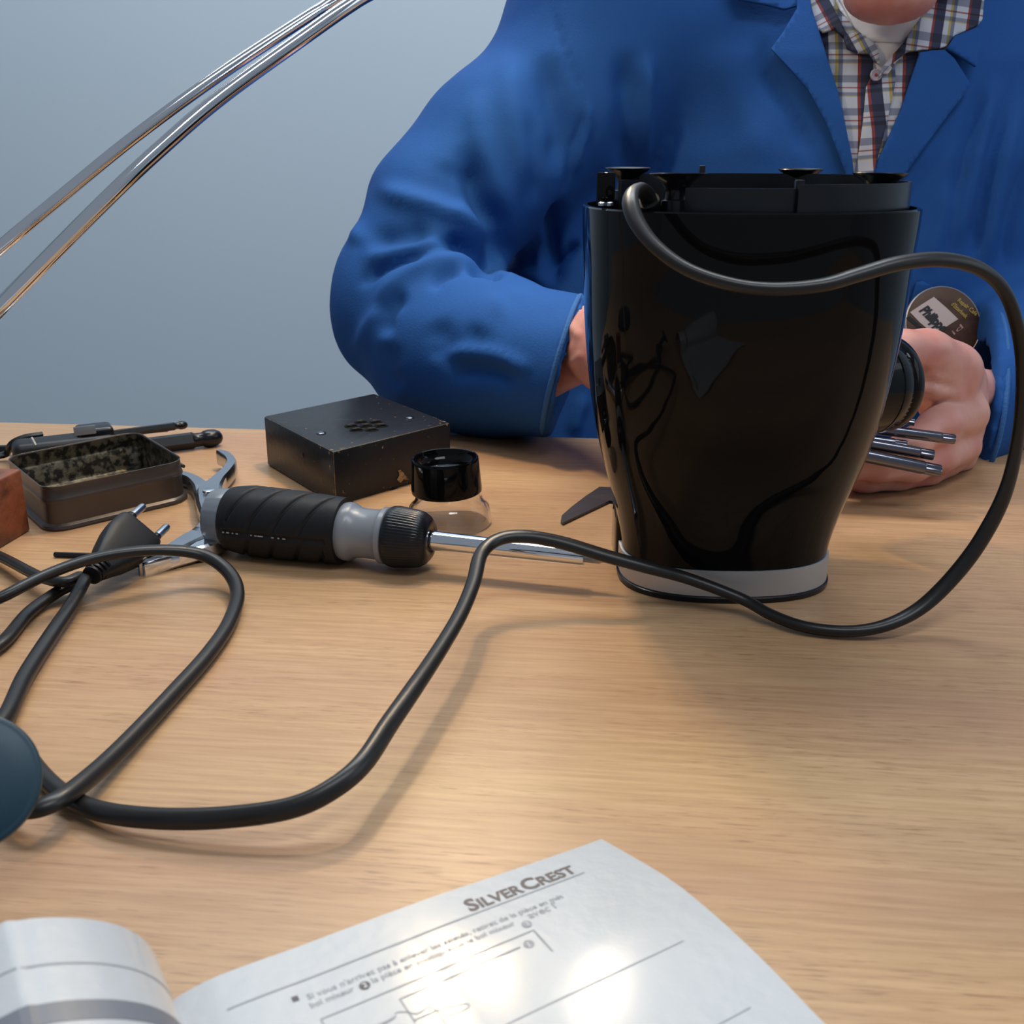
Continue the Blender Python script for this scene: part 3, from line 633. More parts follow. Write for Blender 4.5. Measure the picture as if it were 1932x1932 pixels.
def pagemesh(name, fn_, SL, nseg, thick):
    V = []; F = []; nt_ = 24
    for j in range(nt_+1):
        for i in range(nseg+1):
            V.append(fn_(SL*i/nseg, PH*j/nt_))
    off = len(V)
    for j in range(nt_+1):
        for i in range(nseg+1):
            p = fn_(SL*i/nseg, PH*j/nt_, -thick); p.z = max(p.z, .0002); V.append(p)
    W1 = nseg+1
    for j in range(nt_):
        for i in range(nseg):
            a_ = j*W1+i; F.append((a_, a_+1, a_+W1+1, a_+W1)); F.append((off+a_, off+a_+W1, off+a_+W1+1, off+a_+1))
    for i in range(nseg):
        F.append((i, off+i, off+i+1, i+1)); a_ = nt_*W1+i; F.append((a_, a_+1, off+a_+1, off+a_))
    for j in range(nt_):
        a_ = j*W1; F.append((a_, a_+W1, off+a_+W1, off+a_)); a_ = j*W1+nseg; F.append((a_, off+a_, off+a_+W1, a_+W1))
    o = mesh(name, V, F, M['paper'], bk, True, None, 50)
    bm = bmesh.new(); bm.from_mesh(o.data); bmesh.ops.recalc_face_normals(bm, faces=bm.faces); bm.to_mesh(o.data); bm.free(); return o
rpg = pagemesh('right_page', RP, RsL[-1], 90, .0016); lpg = pagemesh('left_page', LP, LsL[-1], 110, .0022)
def st(px, py, z=.0035):
    p = tb(px, py, z); s = (p-B0).dot(bu)
    # refine with page height
    for _ in range(4):
        zz = RP(max(0, s), 0).z; p = tb(px, py, zz); s = (p-B0).dot(bu)
    return s, (p-B0).dot(bv)
LIFT = .00012
def pstrip(name, pts, wd, m, fn_=RP, parent=None):
    """pts: list of (s,t)"""
    V = []; F = []; Q = []
    for a_, c_ in zip(pts, pts[1:]):
        k_ = max(2, int(math.hypot(c_[0]-a_[0], c_[1]-a_[1])/.002))
        for i in range(k_): Q.append((lerp(a_[0], c_[0], i/k_), lerp(a_[1], c_[1], i/k_)))
    Q.append(pts[-1])
    for i, (s, t) in enumerate(Q):
        a_, c_ = Q[max(i-1, 0)], Q[min(i+1, len(Q)-1)]; dx, dy = c_[0]-a_[0], c_[1]-a_[1]; l_ = math.hypot(dx, dy) or 1
        nx, ny = -dy/l_*wd/2, dx/l_*wd/2
        V += [fn_(s+nx, t+ny, LIFT), fn_(s-nx, t-ny, LIFT)]
    for i in range(len(Q)-1): F.append((2*i, 2*i+1, 2*i+3, 2*i+2))
    return mesh(name, V, F, M[m], parent or rpg, False)
def ptext(name, s_, a_, c_, m, bold=0.0, size_ratio=None, fn_=RP, parent=None, stfn=None):
    """text running from page point a_ to c_ (s,t), width fitted"""
    V, F = text_vf(s_, bold); x0 = min(v.x for v in V); x1 = max(v.x for v in V)
    L_ = math.hypot(c_[0]-a_[0], c_[1]-a_[1]); k_ = L_/(x1-x0); ky = size_ratio*k_ if size_ratio else k_
    d = ((c_[0]-a_[0])/L_, (c_[1]-a_[1])/L_)
    VV = []
    for v in V:
        x_, y_ = (v.x-x0)*k_, v.y*ky; s = a_[0]+d[0]*x_+d[1]*y_; t = a_[1]+d[1]*x_-d[0]*y_
        VV.append(fn_(s, t, LIFT))
    return mesh(name, VV, F, M[m], parent or rpg, False)
# rule under the heading and the heading itself in large and small capitals
r0, r1 = st(430, 1903), st(1102, 1654)
tr = (r0[1]+r1[1])/2
pstrip('heading_rule', [(r0[0], tr), (r1[0], tr)], .00055, 'inkgrey')
h0, h1 = st(890, 1722), st(1088, 1650); th_ = (h0[1]+h1[1])/2; hw = h1[0]-h0[0]
caps = [('S', 1.0), ('ILVER', .78), ('C', 1.0), ('REST', .78)]
meas = []
for s_, k_ in caps:
    V, F = text_vf(s_, .03); meas.append((V, F, k_, min(v.x for v in V)*k_, max(v.x for v in V)*k_))
gap = .05; tot = sum(m_[4]-m_[3] for m_ in meas)+gap*3; sc = hw/tot; cx = 0; VV = []; FF = []
for V, F, k_, a_, c_ in meas:
    o_ = len(VV)
    for v in V: VV.append(RP(h0[0]+(cx+v.x*k_-a_)*sc, th_-v.y*k_*sc*1.0, LIFT))
    FF += [[i+o_ for i in f] for f in F]; cx += c_-a_+gap
mesh('heading_text', VV, FF, M['inkdark'], rpg, False)
l0, l1 = st(582, 1882), st(1066, 1704); dt = (l1[1]+l0[1])/2
ptext('body_text', "Si vous n'arrivez pas à enlever les saletés, retirez de la pièce en mét", (l0[0], dt), (l1[0], dt), 'inkgrey', .008)
m0, m1 = st(589, 1901), st(672, 1869); d2 = (m0[1]+m1[1])/2
ptext('body_text', "bol mixeur", (m0[0], d2), (m1[0], d2), 'inkgrey', .008)
m0, m1 = st(708, 1857), st(980, 1757); ptext('body_text', "la pièce en plastiqu sous le bol mixeur", (m0[0], d2), (m1[0], d2), 'inkgrey', .008)
m0, m1 = st(1008, 1748), st(1062, 1728); ptext('body_text', "avec l'", (m0[0], d2), (m1[0], d2), 'inkgrey', .008)
def pdisc(name, px, py, r, m, sdy=0, ring=False):
    s, t = st(px, py); V = [RP(s, t, LIFT*1.2)]; F = []; n_ = 24
    if ring:
        V = []
        for i in range(n_):
            th = 2*math.pi*i/n_
            V += [RP(s+r*math.cos(th), t+r*math.sin(th), LIFT*1.2), RP(s+r*.8*math.cos(th), t+r*.8*math.sin(th), LIFT*1.2)]
        for i in range(n_): j = (i+1) % n_; F.append((2*i, 2*j, 2*j+1, 2*i+1))
    else:
        for i in range(n_): th = 2*math.pi*i/n_; V.append(RP(s+r*math.cos(th), t+r*math.sin(th), LIFT*1.2))
        for i in range(n_): F.append((0, 1+i, 1+(i+1) % n_))
    return mesh(name, V, F, M[m], rpg, False)
def pnum(s_, px, py, h, m):
    s, t = st(px, py); V, F = text_vf(s_, .02); x0 = min(v.x for v in V); x1 = max(v.x for v in V); k_ = h/.7
    mesh('number_text', [RP(s+(v.x-(x0+x1)/2)*k_, t-(v.y-.35)*k_, LIFT*2) for v in V], F, M[m], rpg, False)
pdisc('number_disc', 690, 1859, .0014, 'ink'); pnum('2', 690, 1859, .0017, 'paper')
pdisc('number_disc', 994, 1750, .0014, 'inkgrey'); pnum('3', 994, 1750, .0017, 'paper')
pdisc('number_ring', 998, 1788, .0014, 'inkgrey', ring=True); pnum('11', 998, 1788, .0014, 'inkgrey')
q = st(559, 1884); pstrip('bullet_square', [(q[0]-.0008, q[1]), (q[0]+.0008, q[1])], .0017, 'ink')
a_, c_, e_ = st(603, 1915), st(1012, 1768), st(1036, 1806); tt_ = (a_[1]+c_[1])/2
f_ = st(612, 1932)
pstrip('frame_line', [(a_[0], tt_), (c_[0], tt_), (c_[0]-.0002, e_[1])], .00045, 'inkgrey')
pstrip('frame_line', [(a_[0], tt_), (a_[0]-.0002, tt_+.030)], .00045, 'inkgrey')
a_, c_ = st(753, 1880), st(985, 1797); tt_ = (a_[1]+c_[1])/2
pstrip('frame_line', [(c_[0], tt_), (a_[0], tt_), (a_[0], tt_+.0085)], .0004, 'inkgrey')
def draw(pts, wd=.0003):
    C_ = cat([Vector((*st(x_, y_), 0)) for x_, y_ in pts], 6); pstrip('drawing_line', [(p.x, p.y) for p in C_], wd, 'inkgrey')
draw([(723, 1934), (746, 1920), (750, 1910), (770, 1909), (790, 1912), (810, 1900), (825, 1906), (845, 1934)])
draw([(782, 1925), (830, 1905), (870, 1895), (886, 1895), (880, 1904), (845, 1918)])
draw([(700, 1938), (728, 1928), (746, 1918)])
for px_a, yy in ((.020, .030), (.050, .056)): pstrip('frame_line', [(.03, yy+.02), (RsL[-1]-.012, yy+.02)], .0003, 'inkgrey')
# left page
SL = LsL[-1]
pstrip('page_rule', [(.004, .0165), (SL-.02, .0165)], .0006, 'inkgrey', LP, lpg)
def lbar(name, t0, t1, m, s0=.002, s1=None):
    V = []; F = []; s1 = s1 or SL-.01; n_ = 60
    for i in range(n_+1):
        s = lerp(s0, s1, i/n_); V += [LP(s, t0, LIFT), LP(s, t1, LIFT)]
    for i in range(n_): F.append((2*i, 2*i+1, 2*i+3, 2*i+2))
    mesh(name, V, F, M[m], lpg, False)
lbar('title_band', .0285, .0345, 'inkband')
def ltext(s_, t, s0, s1, m, bold=.008):
    V, F = text_vf(s_, bold); x0 = min(v.x for v in V); x1 = max(v.x for v in V); k_ = (s1-s0)/(x1-x0)
    mesh('body_text', [LP(s1-(v.x-x0)*k_, t-v.y*k_, LIFT) for v in V], F, M[m], lpg, False)
# ================================================================== lamp with chrome twin arms
lamp = thing('desk_lamp', 'desk lamp with twin curved chrome rods arching over the table', 'lamp', (-.52, .50, 0))
def arm(pts, r, name='lamp_rod'):
    return bm_obj(name, sweep_bm(cat(pts, 14), circ(r, 20)), M['chrome'], lamp)
La = LAMP+Vector((0, 0, .05))
arm([Vector((-.52, .50, .012)), at(-420, 830, .50), at(-200, 640, .51), at(0, 467, .525), at(104, 380, .54), at(260, 253, .56), at(420, 137, .585), at(575, 35, .615), at(632, 0, .627), at(780, -90, .65), at(850, -220, .68), La], .0032)
arm([Vector((-.52, .515, .012)), at(-420, 1010, .48), at(-200, 785, .49), at(0, 579, .505), at(197, 380, .53), at(310, 274, .55), at(420, 181, .57), at(575, 69, .595), at(675, 0, .612), at(800, -75, .64), at(865, -200, .67), La+Vector((.004, -.004, 0))], .0038)
bm_obj('lamp_base', lathe_bm([(0, .085), (.004, .087), (.012, .084), (.014, .02), (.018, .012)], Vector((-.52, .507, 0)), Z, 48), M['blackplastic'], lamp)
ld = (Vector((0.0, 0.45, 0))-LAMP).normalized()
bm_obj('lamp_shade', lathe_bm([(-.055, .012), (-.05, .022), (-.03, .040), (.004, .050), (.004, .048), (-.029, .038), (-.048, .020)], LAMP, ld, 48, closed=True), M['alu'], lamp, autos=50)
# ================================================================== torx keys held in the hand
TX = [(1790, 835, 1590, 806, 10.5, 'longest dark chrome star-tip key, sticking out furthest right from the hand'), (1712, 778, 1630, 762, 6, 'smallest star-tip key, topmost of the fanned set by the knob'), (1726, 797, 1610, 779, 7.5, 'second star-tip key from the top of the fanned set'), (1711, 840, 1590, 822, 9.5, 'short star-tip key ending midway just under the longest one'), (1762, 859, 1590, 829, 11, 'thick star-tip key above the lowest one in the hand'), (1775, 889, 1585, 850, 13, 'thickest star-tip key with hollow tip, lowest of the fanned set'), (1705, 800, 1600, 790, 6, 'short slim star-tip key half hidden behind the others')]
TX[0] = (1802, 829, 1590, 801, 10.5, TX[0][5])
for i, (x1, y1, x0, y0, r, lab) in enumerate(TX):
    D1 = (.600, .612, .606, .600, .592, .586, .608)[i]; D0 = D1+.012
    a_ = at(x0, y0, D0); e_ = at(x1, y1, D1); d = (e_-a_).normalized(); a_ = a_-d*.03; L_ = (e_-a_).length; k_ = zc(e_)/FPX; R_ = r*k_
    t = thing('torx_key', lab, 'star key', e_, 'fanned star-tip keys held in the hand')
    bm_obj('shank', lathe_bm([(0, R_*.98), (L_-R_*2.6, R_*.98), (L_-R_*2.2, R_*.86)], a_, d, 24), M['torx'], t)
    bm_obj('star_tip', lathe_bm([(L_-R_*2.3, R_*.86), (L_-R_*.2, R_*.86), (L_, R_*.78), (L_, R_*.38), (L_-R_*.8, R_*.36), (L_-R_*.8, R_*.02)], a_, d, 48, mod=lambda th, t_, r_: r_*(1+.10*math.cos(6*th)) if r_ > .5*R_ else r_, closed=True), M['torx'], t, autos=50)
# ================================================================== the person: surfaces grown from a signed distance field
class Field:
    def __init__(s, xs, ys, zs):
        s.a = [np.asarray(v, np.float32) for v in (xs, ys, zs)]; s.F = np.full((len(xs), len(ys), len(zs)), .06, np.float32)
    def grid(s, lo, hi, mg):
        sl = []
        for i in range(3):
            i0 = max(0, np.searchsorted(s.a[i], lo[i]-mg)-1); i1 = min(len(s.a[i]), np.searchsorted(s.a[i], hi[i]+mg)+1); sl.append(slice(i0, max(i0, i1)))
        return tuple(sl), np.meshgrid(*[s.a[i][sl[i]] for i in range(3)], indexing='ij')
    def add(s, fn, lo, hi, k=.01, sub=False):
        sl, (X, Y, Zz) = s.grid(lo, hi, .02+k)
        if X.size == 0: return
        d = fn(X, Y, Zz).astype(np.float32); A = s.F[sl]
        if sub:
            d = -d; h = np.maximum(k-np.abs(A-d), 0)/k; s.F[sl] = np.maximum(A, d)+h*h*k*.25
        else:
            h = np.maximum(k-np.abs(A-d), 0)/k; s.F[sl] = np.minimum(A, d)-h*h*k*.25
    def cap(s, a, b, ra, rb, k=.01, sub=False, cut=None, hollow=None):
        a, b = np.array(a[:], float), np.array(b[:], float)
        def fn(X, Y, Zz): 
            d = capd(X, Y, Zz, a, b, ra, rb)
            if cut is not None: p, n = cut; d = np.maximum(d, (X-p[0])*n[0]+(Y-p[1])*n[1]+(Zz-p[2])*n[2])
            if hollow is not None: d = np.maximum(d, -capd(X, Y, Zz, *hollow))
            return d
        r = max(ra, rb); s.add(fn, np.minimum(a, b)-r, np.maximum(a, b)+r, k, sub)
    def ell(s, c, r, k=.01, sub=False, R=None):
        c = np.array(c[:], float); r = np.array(r, float)
        def fn(X, Y, Zz):
            q = [(X-c[0]), (Y-c[1]), (Zz-c[2])]
            if R is not None: q = [R[i][0]*q[0]+R[i][1]*q[1]+R[i][2]*q[2] for i in range(3)]
            m = np.sqrt((q[0]/r[0])**2+(q[1]/r[1])**2+(q[2]/r[2])**2); g = np.sqrt((q[0]/r[0]**2)**2+(q[1]/r[1]**2)**2+(q[2]/r[2]**2)**2)
            return m*(m-1)/np.maximum(g, 1e-6)
        rm = r.max(); s.add(fn, c-rm, c+rm, k, sub)
    def column(s, secs, k=.01):
        """secs: (z, cx, cy, ax, by) ascending"""
        S = np.array(secs, float)
        def fn(X, Y, Zz):
            v = [np.interp(Zz, S[:, 0], S[:, i]) for i in range(1, 5)]
            p = np.sqrt(((X-v[0])/v[2])**2+((Y-v[1])/v[3])**2)
            d = (p-1)*np.minimum(v[2], v[3])
            return np.maximum(d, np.maximum(S[0, 0]-Zz, Zz-S[-1, 0]))
        s.add(fn, (min(S[:, 1]-S[:, 3]), min(S[:, 2]-S[:, 4]), S[0, 0]), (max(S[:, 1]+S[:, 3]), max(S[:, 2]+S[:, 4]), S[-1, 0]), k)
    def surface(s, smooth=3):
        F = s.F; nx, ny, nz = F.shape; ins = F < 0; shp = (nx-1, ny-1, nz-1); N = np.prod(shp)
        acc = np.zeros((3, N)); cnt = np.zeros(N); quads = []
        st_ = (shp[1]*shp[2], shp[2], 1)
        idxmap = []
        for ax in range(3):
            sl0 = [slice(None)]*3; sl1 = [slice(None)]*3; sl0[ax] = slice(0, -1); sl1[ax] = slice(1, None)
            cr = ins[tuple(sl0)] != ins[tuple(sl1)]; o1, o2 = [i for i in range(3) if i != ax]
            I = np.argwhere(cr); ok = (I[:, o1] > 0) & (I[:, o2] > 0) & (I[:, o1] < F.shape[o1]-1) & (I[:, o2] < F.shape[o2]-1); I = I[ok]
            J = I.copy(); J[:, ax] += 1; f0 = F[tuple(I.T)]; f1 = F[tuple(J.T)]; t = f0/(f0-f1)
            P = [s.a[q][I[:, q]].astype(float) for q in range(3)]; P[ax] = P[ax]+t*(s.a[ax][J[:, ax]]-P[ax])
            base = I @ np.array(st_); cells = [base-st_[o1]-st_[o2], base-st_[o2], base, base-st_[o1]]
            for c_ in cells:
                cnt += np.bincount(c_, minlength=N)
                for q in range(3): acc[q] += np.bincount(c_, weights=P[q], minlength=N)
            Q = np.stack(cells, 1); flip = (f0 < 0) ^ (ax == 1); Q[~flip] = Q[~flip][:, ::-1]; quads.append(Q)
        Q = np.concatenate(quads); use = np.nonzero(cnt)[0]; rm = np.full(N, -1); rm[use] = np.arange(len(use))
        V = (acc[:, use]/cnt[use]).T; Q = rm[Q]
        E = np.concatenate([Q[:, [i, (i+1) % 4]] for i in range(4)])
        for _ in range(smooth):
            S_ = np.zeros_like(V); c_ = np.bincount(E[:, 0], minlength=len(V))+np.bincount(E[:, 1], minlength=len(V))
            for q in range(3): S_[:, q] = np.bincount(E[:, 0], weights=V[E[:, 1], q], minlength=len(V))+np.bincount(E[:, 1], weights=V[E[:, 0], q], minlength=len(V))
            V = V*.4+S_/np.maximum(c_, 1)[:, None]*.6
        return V, Q
def capd(X, Y, Zz, a, b, ra, rb):
    a, b = np.array(a[:], float), np.array(b[:], float)
    d = b-a; L2 = max(d.dot(d), 1e-9); t = np.clip(((X-a[0])*d[0]+(Y-a[1])*d[1]+(Zz-a[2])*d[2])/L2, 0, 1)
    return np.sqrt((X-a[0]-t*d[0])**2+(Y-a[1]-t*d[1])**2+(Zz-a[2]-t*d[2])**2)-(ra+(rb-ra)*t)
def axisgrid(*segs):
    out = []
    for a, b, h in segs:
        n = max(1, int(round((b-a)/h))); out += [a+(b-a)*i/n for i in range(n)]
    return out+[segs[-1][1]]
def npmesh(name, V, Q, m, parent):
    org = np.array(ORG[parent][:]); me = bpy.data.meshes.new(name); V = V-org
    me.vertices.add(len(V)); me.vertices.foreach_set('co', V.astype(np.float32).ravel())
    me.loops.add(Q.size); me.loops.foreach_set('vertex_index', Q.astype(np.int32).ravel())
    me.polygons.add(len(Q)); me.polygons.foreach_set('loop_start', np.arange(0, Q.size, 4, dtype=np.int32))
    me.update(calc_edges=True); me.validate(); me.shade_smooth(); me.materials.append(m)
    o = bpy.data.objects.new(name, me); COL.objects.link(o); o.parent = parent; ORG[o] = ORG[parent]; return o
def vnormals(V, Q):
    n = np.cross(V[Q[:, 2]]-V[Q[:, 0]], V[Q[:, 3]]-V[Q[:, 1]]); N = np.zeros_like(V)
    for i in range(4):
        for q in range(3): N[:, q] += np.bincount(Q[:, i], weights=n[:, q], minlength=len(V))
    return N/np.maximum(np.linalg.norm(N, axis=1), 1e-12)[:, None]
def proj(V):
    d = V-np.array(O0[:]); z = d @ np.array(FW[:]); return 966+FPX*(d @ np.array(RT[:]))/z, 966-FPX*(d @ np.array(UP[:]))/z, z
def creases(V, Q, strokes, ymax):
    N = vnormals(V, Q); x, y, z = proj(V); view = V-np.array(O0[:]); view /= np.linalg.norm(view, axis=1)[:, None]
    face = np.clip(-(N*view).sum(1)*3, 0, 1)*(V[:, 1] < ymax); disp = np.zeros(len(V))
    for pts, wd, amp in strokes:
        C = np.array([(p.x, p.y) for p in cat([Vector((a_, b_, 0)) for a_, b_ in pts], 6)]); best = np.full(len(V), 1e9); tb_ = np.zeros(len(V))
        m = (x > C[:, 0].min()-4*wd) & (x < C[:, 0].max()+4*wd) & (y > C[:, 1].min()-4*wd) & (y < C[:, 1].max()+4*wd) & (face > 0)
        if not m.any(): continue
        xm, ym = x[m], y[m]; bd = np.full(len(xm), 1e9); bt_ = np.zeros(len(xm)); n = len(C)-1
        for i in range(n):
            d = C[i+1]-C[i]; t = np.clip(((xm-C[i, 0])*d[0]+(ym-C[i, 1])*d[1])/max(d.dot(d), 1e-9), 0, 1)
            q = np.hypot(xm-C[i, 0]-t*d[0], ym-C[i, 1]-t*d[1]); u = q < bd; bd[u] = q[u]; bt_[u] = (i+t[u])/n
        disp[m] += amp*np.exp(-(bd/wd)**2)*np.sin(np.pi/2*np.clip(np.minimum(bt_, 1-bt_)*3.4, 0, 1))**2
    return V+N*(disp*face)[:, None]
def cc(px, py, D): return at(px, py, D)
def rr_(p, rpx): return rpx/FPX*zc(p)
PX, PY = .300, .965
per = thing('person', 'person in blue work coat over a plaid shirt seated behind the table, holding star keys', 'person', (PX, PY, -.74))
# ---------------------------------------------------------------- body
G = Field(axisgrid((-.14, .02, .006), (.02, .31, .0021), (.31, .42, .005), (.42, .64, .008)), axisgrid((.56, .74, .0022), (.74, 1.16, .006)), axisgrid((-.76, -.02, .014), (-.02, .135, .0021), (.135, .27, .006), (.27, .56, .0036)))
def C(pts, rs, k=.01):
    P_ = [cc(*p) for p in pts]; R_ = [rr_(p, r) for p, r in zip(P_, rs)]
    for i in range(len(P_)-1): G.cap(P_[i], P_[i+1], R_[i], R_[i+1], k)
G.column([(-.28, PX, PY, .15, .095), (-.1, PX, PY, .15, .10), (.1, PX, PY, .165, .10), (.24, PX, PY, .17, .095), (.30, PX, PY, .12, .08), (.33, PX, PY, .06, .06)], .03)
G.cap((PX, PY-.01, .30), (PX+.012, PY-.035, .37), .062, .056, .03)
G.cap((PX-.03, PY, .29), (PX-.17, PY, .26), .05, .05, .03); G.cap((PX+.03, PY, .29), (PX+.17, PY, .26), .05, .05, .03)
# head, tipped forward
hx0 = PX+.014
G.ell((hx0, PY-.035, .445), (.076, .098, .100), .02)
G.ell((hx0, PY-.085, .385), (.054, .052, .062), .03)
chin = cc(1682, 4, .835); G.ell((chin.x, chin.y+.004, chin.z+.005), (.034, .026, .020), .03)
G.cap((hx0, PY-.133, .425), (hx0, PY-.152, .392), .007, .013, .012)
G.ell((hx0-.012, PY-.143, .388), (.008, .008, .006), .006); G.ell((hx0+.012, PY-.143, .388), (.008, .008, .006), .006)
G.ell((hx0, PY-.128, .362), (.024, .012, .005), .006); G.ell((hx0, PY-.127, .352), (.020, .012, .006), .006)
for sx in (-1, 1):
    G.ell((hx0+sx*.031, PY-.128, .430), (.017, .012, .012), .012, sub=True)
    G.ell((hx0+sx*.078, PY-.03, .415), (.010, .020, .032), .006); G.ell((hx0+sx*.084, PY-.036, .415), (.006, .011, .020), .004, sub=True)
# arms
eR = cc(805, 590, .855); C([(1150, 110, .95), (960, 300, .905), (855, 420, .875), (805, 590, .855)], (100, 85, 80, 88), .03); G.cap(eR, cc(1010, 680, .765), .040, .030, .02)
eL = cc(2070, 600, .88); G.cap((PX+.18, PY, .26), eL, .046, .042, .03); G.cap(eL, cc(1940, 738, .80), .036, .021, .02)
# hips, legs, feet on the floor
for sx in (-1, 1):
    G.cap((PX+sx*.08, PY, -.24), (PX+sx*.11, PY-.36, -.22), .080, .060, .03); G.cap((PX+sx*.11, PY-.36, -.23), (PX+sx*.11, PY-.32, -.66), .056, .040, .03)
    G.cap((PX+sx*.11, PY-.31, -.70), (PX+sx*.12, PY-.44, -.712), .036, .027, .02)
# the hand at the left: wrist, back, fingers closing on the keys behind the appliance
C([(1005, 683, .768), (1065, 668, .745), (1105, 648, .726), (1145, 650, .70)], (54, 54, 58, 70), .015)
C([(1140, 655, .695), (1190, 690, .65)], (70, 62), .012); C([(1160, 618, .69), (1200, 640, .655)], (46, 46), .012); C([(1145, 690, .695), (1190, 745, .65)], (44, 44), .012)
C([(1100, 610, .715), (1130, 655, .687), (1150, 700, .675)], (20, 18, 10), .012)
for (kx, ky, mx, my, fx, fy, tx, ty, r) in ((1215, 635, 1310, 640, 1380, 690, 1420, 750, 24), (1225, 672, 1325, 690, 1395, 745, 1420, 800, 25), (1220, 712, 1310, 745, 1375, 800, 1400, 845, 23), (1205, 755, 1280, 795, 1330, 840, 1345, 880, 20)):
    C([(kx, ky, .645), (mx, my, .62), (fx, fy, .607), (tx, ty, .605)], (r+4, r, r-2, r-6), .005)
C([(1150, 610, .66), (1230, 590, .63), (1300, 610, .61), (1350, 660, .60)], (34, 27, 25, 20), .008)
# the hand at the right: a loose fist around the key set
C([(1960, 735, .81), (1895, 742, .785), (1806, 738, .705)], (42, 42, 48), .015)
C([(1780, 704, .688), (1750, 698, .672)], (62, 58), .02); C([(1790, 740, .688), (1808, 795, .672)], (50, 42), .02)
C([(1800, 700, .665), (1745, 672, .652), (1698, 664, .64), (1650, 675, .63)], (52, 44, 35, 26), .012)      # thumb along the top
C([(1800, 735, .658), (1752, 726, .646), (1712, 722, .640), (1672, 735, .632)], (34, 24, 20, 17), .006)      # fold of the thumb web
C([(1822, 780, .664), (1770, 806, .640), (1722, 838, .622), (1668, 860, .616), (1620, 870, .614)], (43, 36, 29, 25, 20), .006)  # index
C([(1818, 842, .664), (1772, 862, .640), (1722, 882, .624), (1660, 886, .616), (1610, 888, .614)], (33, 31, 27, 23, 18), .005)  # middle
C([(1790, 872, .665), (1745, 893, .648), (1690, 905, .636), (1632, 906, .628), (1585, 905, .625)], (27, 27, 25, 23, 17), .005) # ring
C([(1770, 880, .680), (1715, 900, .660), (1650, 912, .647), (1600, 915, .640)], (25, 23, 21, 17), .005)    # little finger
C([(1806, 800, .69), (1794, 850, .69), (1740, 870, .69)], (40, 34, 28), .02)
V, Q = G.surface(2)
handcr = [([(1715, 718), (1735, 708), (1748, 690)], 7, -.0016), ([(1712, 716), (1760, 722), (1815, 735)], 7, -.0022), ([(1745, 745), (1790, 745), (1830, 755)], 12, .0012), ([(1700, 650), (1712, 662), (1716, 690)], 4, -.0006), ([(1775, 815), (1800, 822), (1835, 812)], 8, -.0012), ([(1795, 655), (1780, 690), (1770, 712)], 9, -.0012), ([(1650, 900), (1700, 890), (1740, 880)], 5, -.0008), ([(1062, 580), (1080, 620), (1100, 640)], 9, .0018), ([(1055, 660), (1075, 640), (1090, 600)], 7, -.0012), ([(1060, 690), (1085, 680), (1100, 660)], 8, .0014)]
V = creases(V, Q, handcr, .80)
V[:, 2] = np.where((V[:, 1] < .80) & (V[:, 2] < .0012) & (V[:, 2] > -.03), .0012, V[:, 2])
body = npmesh('body', V, Q, M['skin'], per)
for sx in (-1, 1):
    bm_obj('eye', lathe_bm([(-.0105, .001), (-.008, .0075), (0, .0108), (.008, .0075), (.0105, .001)], Vector((hx0+sx*.031, PY-.1195, .429)), Z, 24), M['eye'], per)
H = Field(axisgrid((.2, .43, .004)), axisgrid((.78, 1.08, .004)), axisgrid((.36, .58, .004)))
H.ell((hx0, PY-.028, .458), (.082, .100, .098), .01)
H.add(lambda X, Y, Zz: np.maximum(-(Y-(PY-.085)-(.47-Zz)*.9), -9+0*X)*-1, (-9, -9, -9), (9, 9, 9), .01, sub=True) if False else None
H.ell((hx0, PY-.125, .40), (.075, .075, .085), .02, sub=True)
V, Q = H.surface(2); V[:, 2] += .003*np.sin(V[:, 0]*400)*np.sin(V[:, 1]*300); npmesh('hair', V, Q, M['hair'], per)
# ---------------------------------------------------------------- blue coat
K = Field(axisgrid((-.17, .66, .0038)), axisgrid((.66, 1.16, .0042)), axisgrid((-.30, .42, .0038)))
K.column([(-.29, PX, PY+.005, .200, .135), (-.05, PX, PY, .205, .140), (.10, PX, PY, .205, .138), (.20, PX, PY, .200, .128), (.27, PX, PY+.004, .170, .112), (.32, PX+.005, PY+.012, .11, .090), (.365, PX+.012, PY+.02, .078, .07)], .02)
def Cc(pts, rs, k=.02, cut=None, hollow=None):
    P_ = [cc(*p) for p in pts]; R_ = [rr_(p, r) for p, r in zip(P_, rs)]
    for i in range(len(P_)-1): last = i == len(P_)-2; K.cap(P_[i], P_[i+1], R_[i], R_[i+1], k, cut=cut if last else None, hollow=hollow if last else None)
# right arm of the person, at the left of the picture
K.cap((PX-.05, PY+.01, .295), cc(1150, 60, .945), .066, .085, .04)
Cc([(1150, 70, .945), (1085, 180, .925), (945, 290, .90), (838, 402, .875), (808, 500, .855), (792, 590, .842)], (185, 165, 150, 138, 128, 132), .02)
cw = cc(1064, 690, .742); n0 = cc(1052, 688, .742)-cc(900, 655, .80); n0.normalize(); n0 = Vector((.95, -.16, -.24)).normalized()
hin = (cc(995, 678, .765), cc(1130, 700, .71), .031, .036)
Cc([(792, 588, .842), (850, 655, .812), (930, 672, .785)], (139, 152, 148), .02)
Cc([(930, 672, .785), (1165, 705, .707)], (146, 130), .012, cut=(cw+n0*.005, n0), hollow=hin)
K.ell(cc(690, 575, .845), (.022, .03, .045), .03)
K.cap(cc(1095, 250, .955), cc(1065, 800, .945), .060, .064, .02)
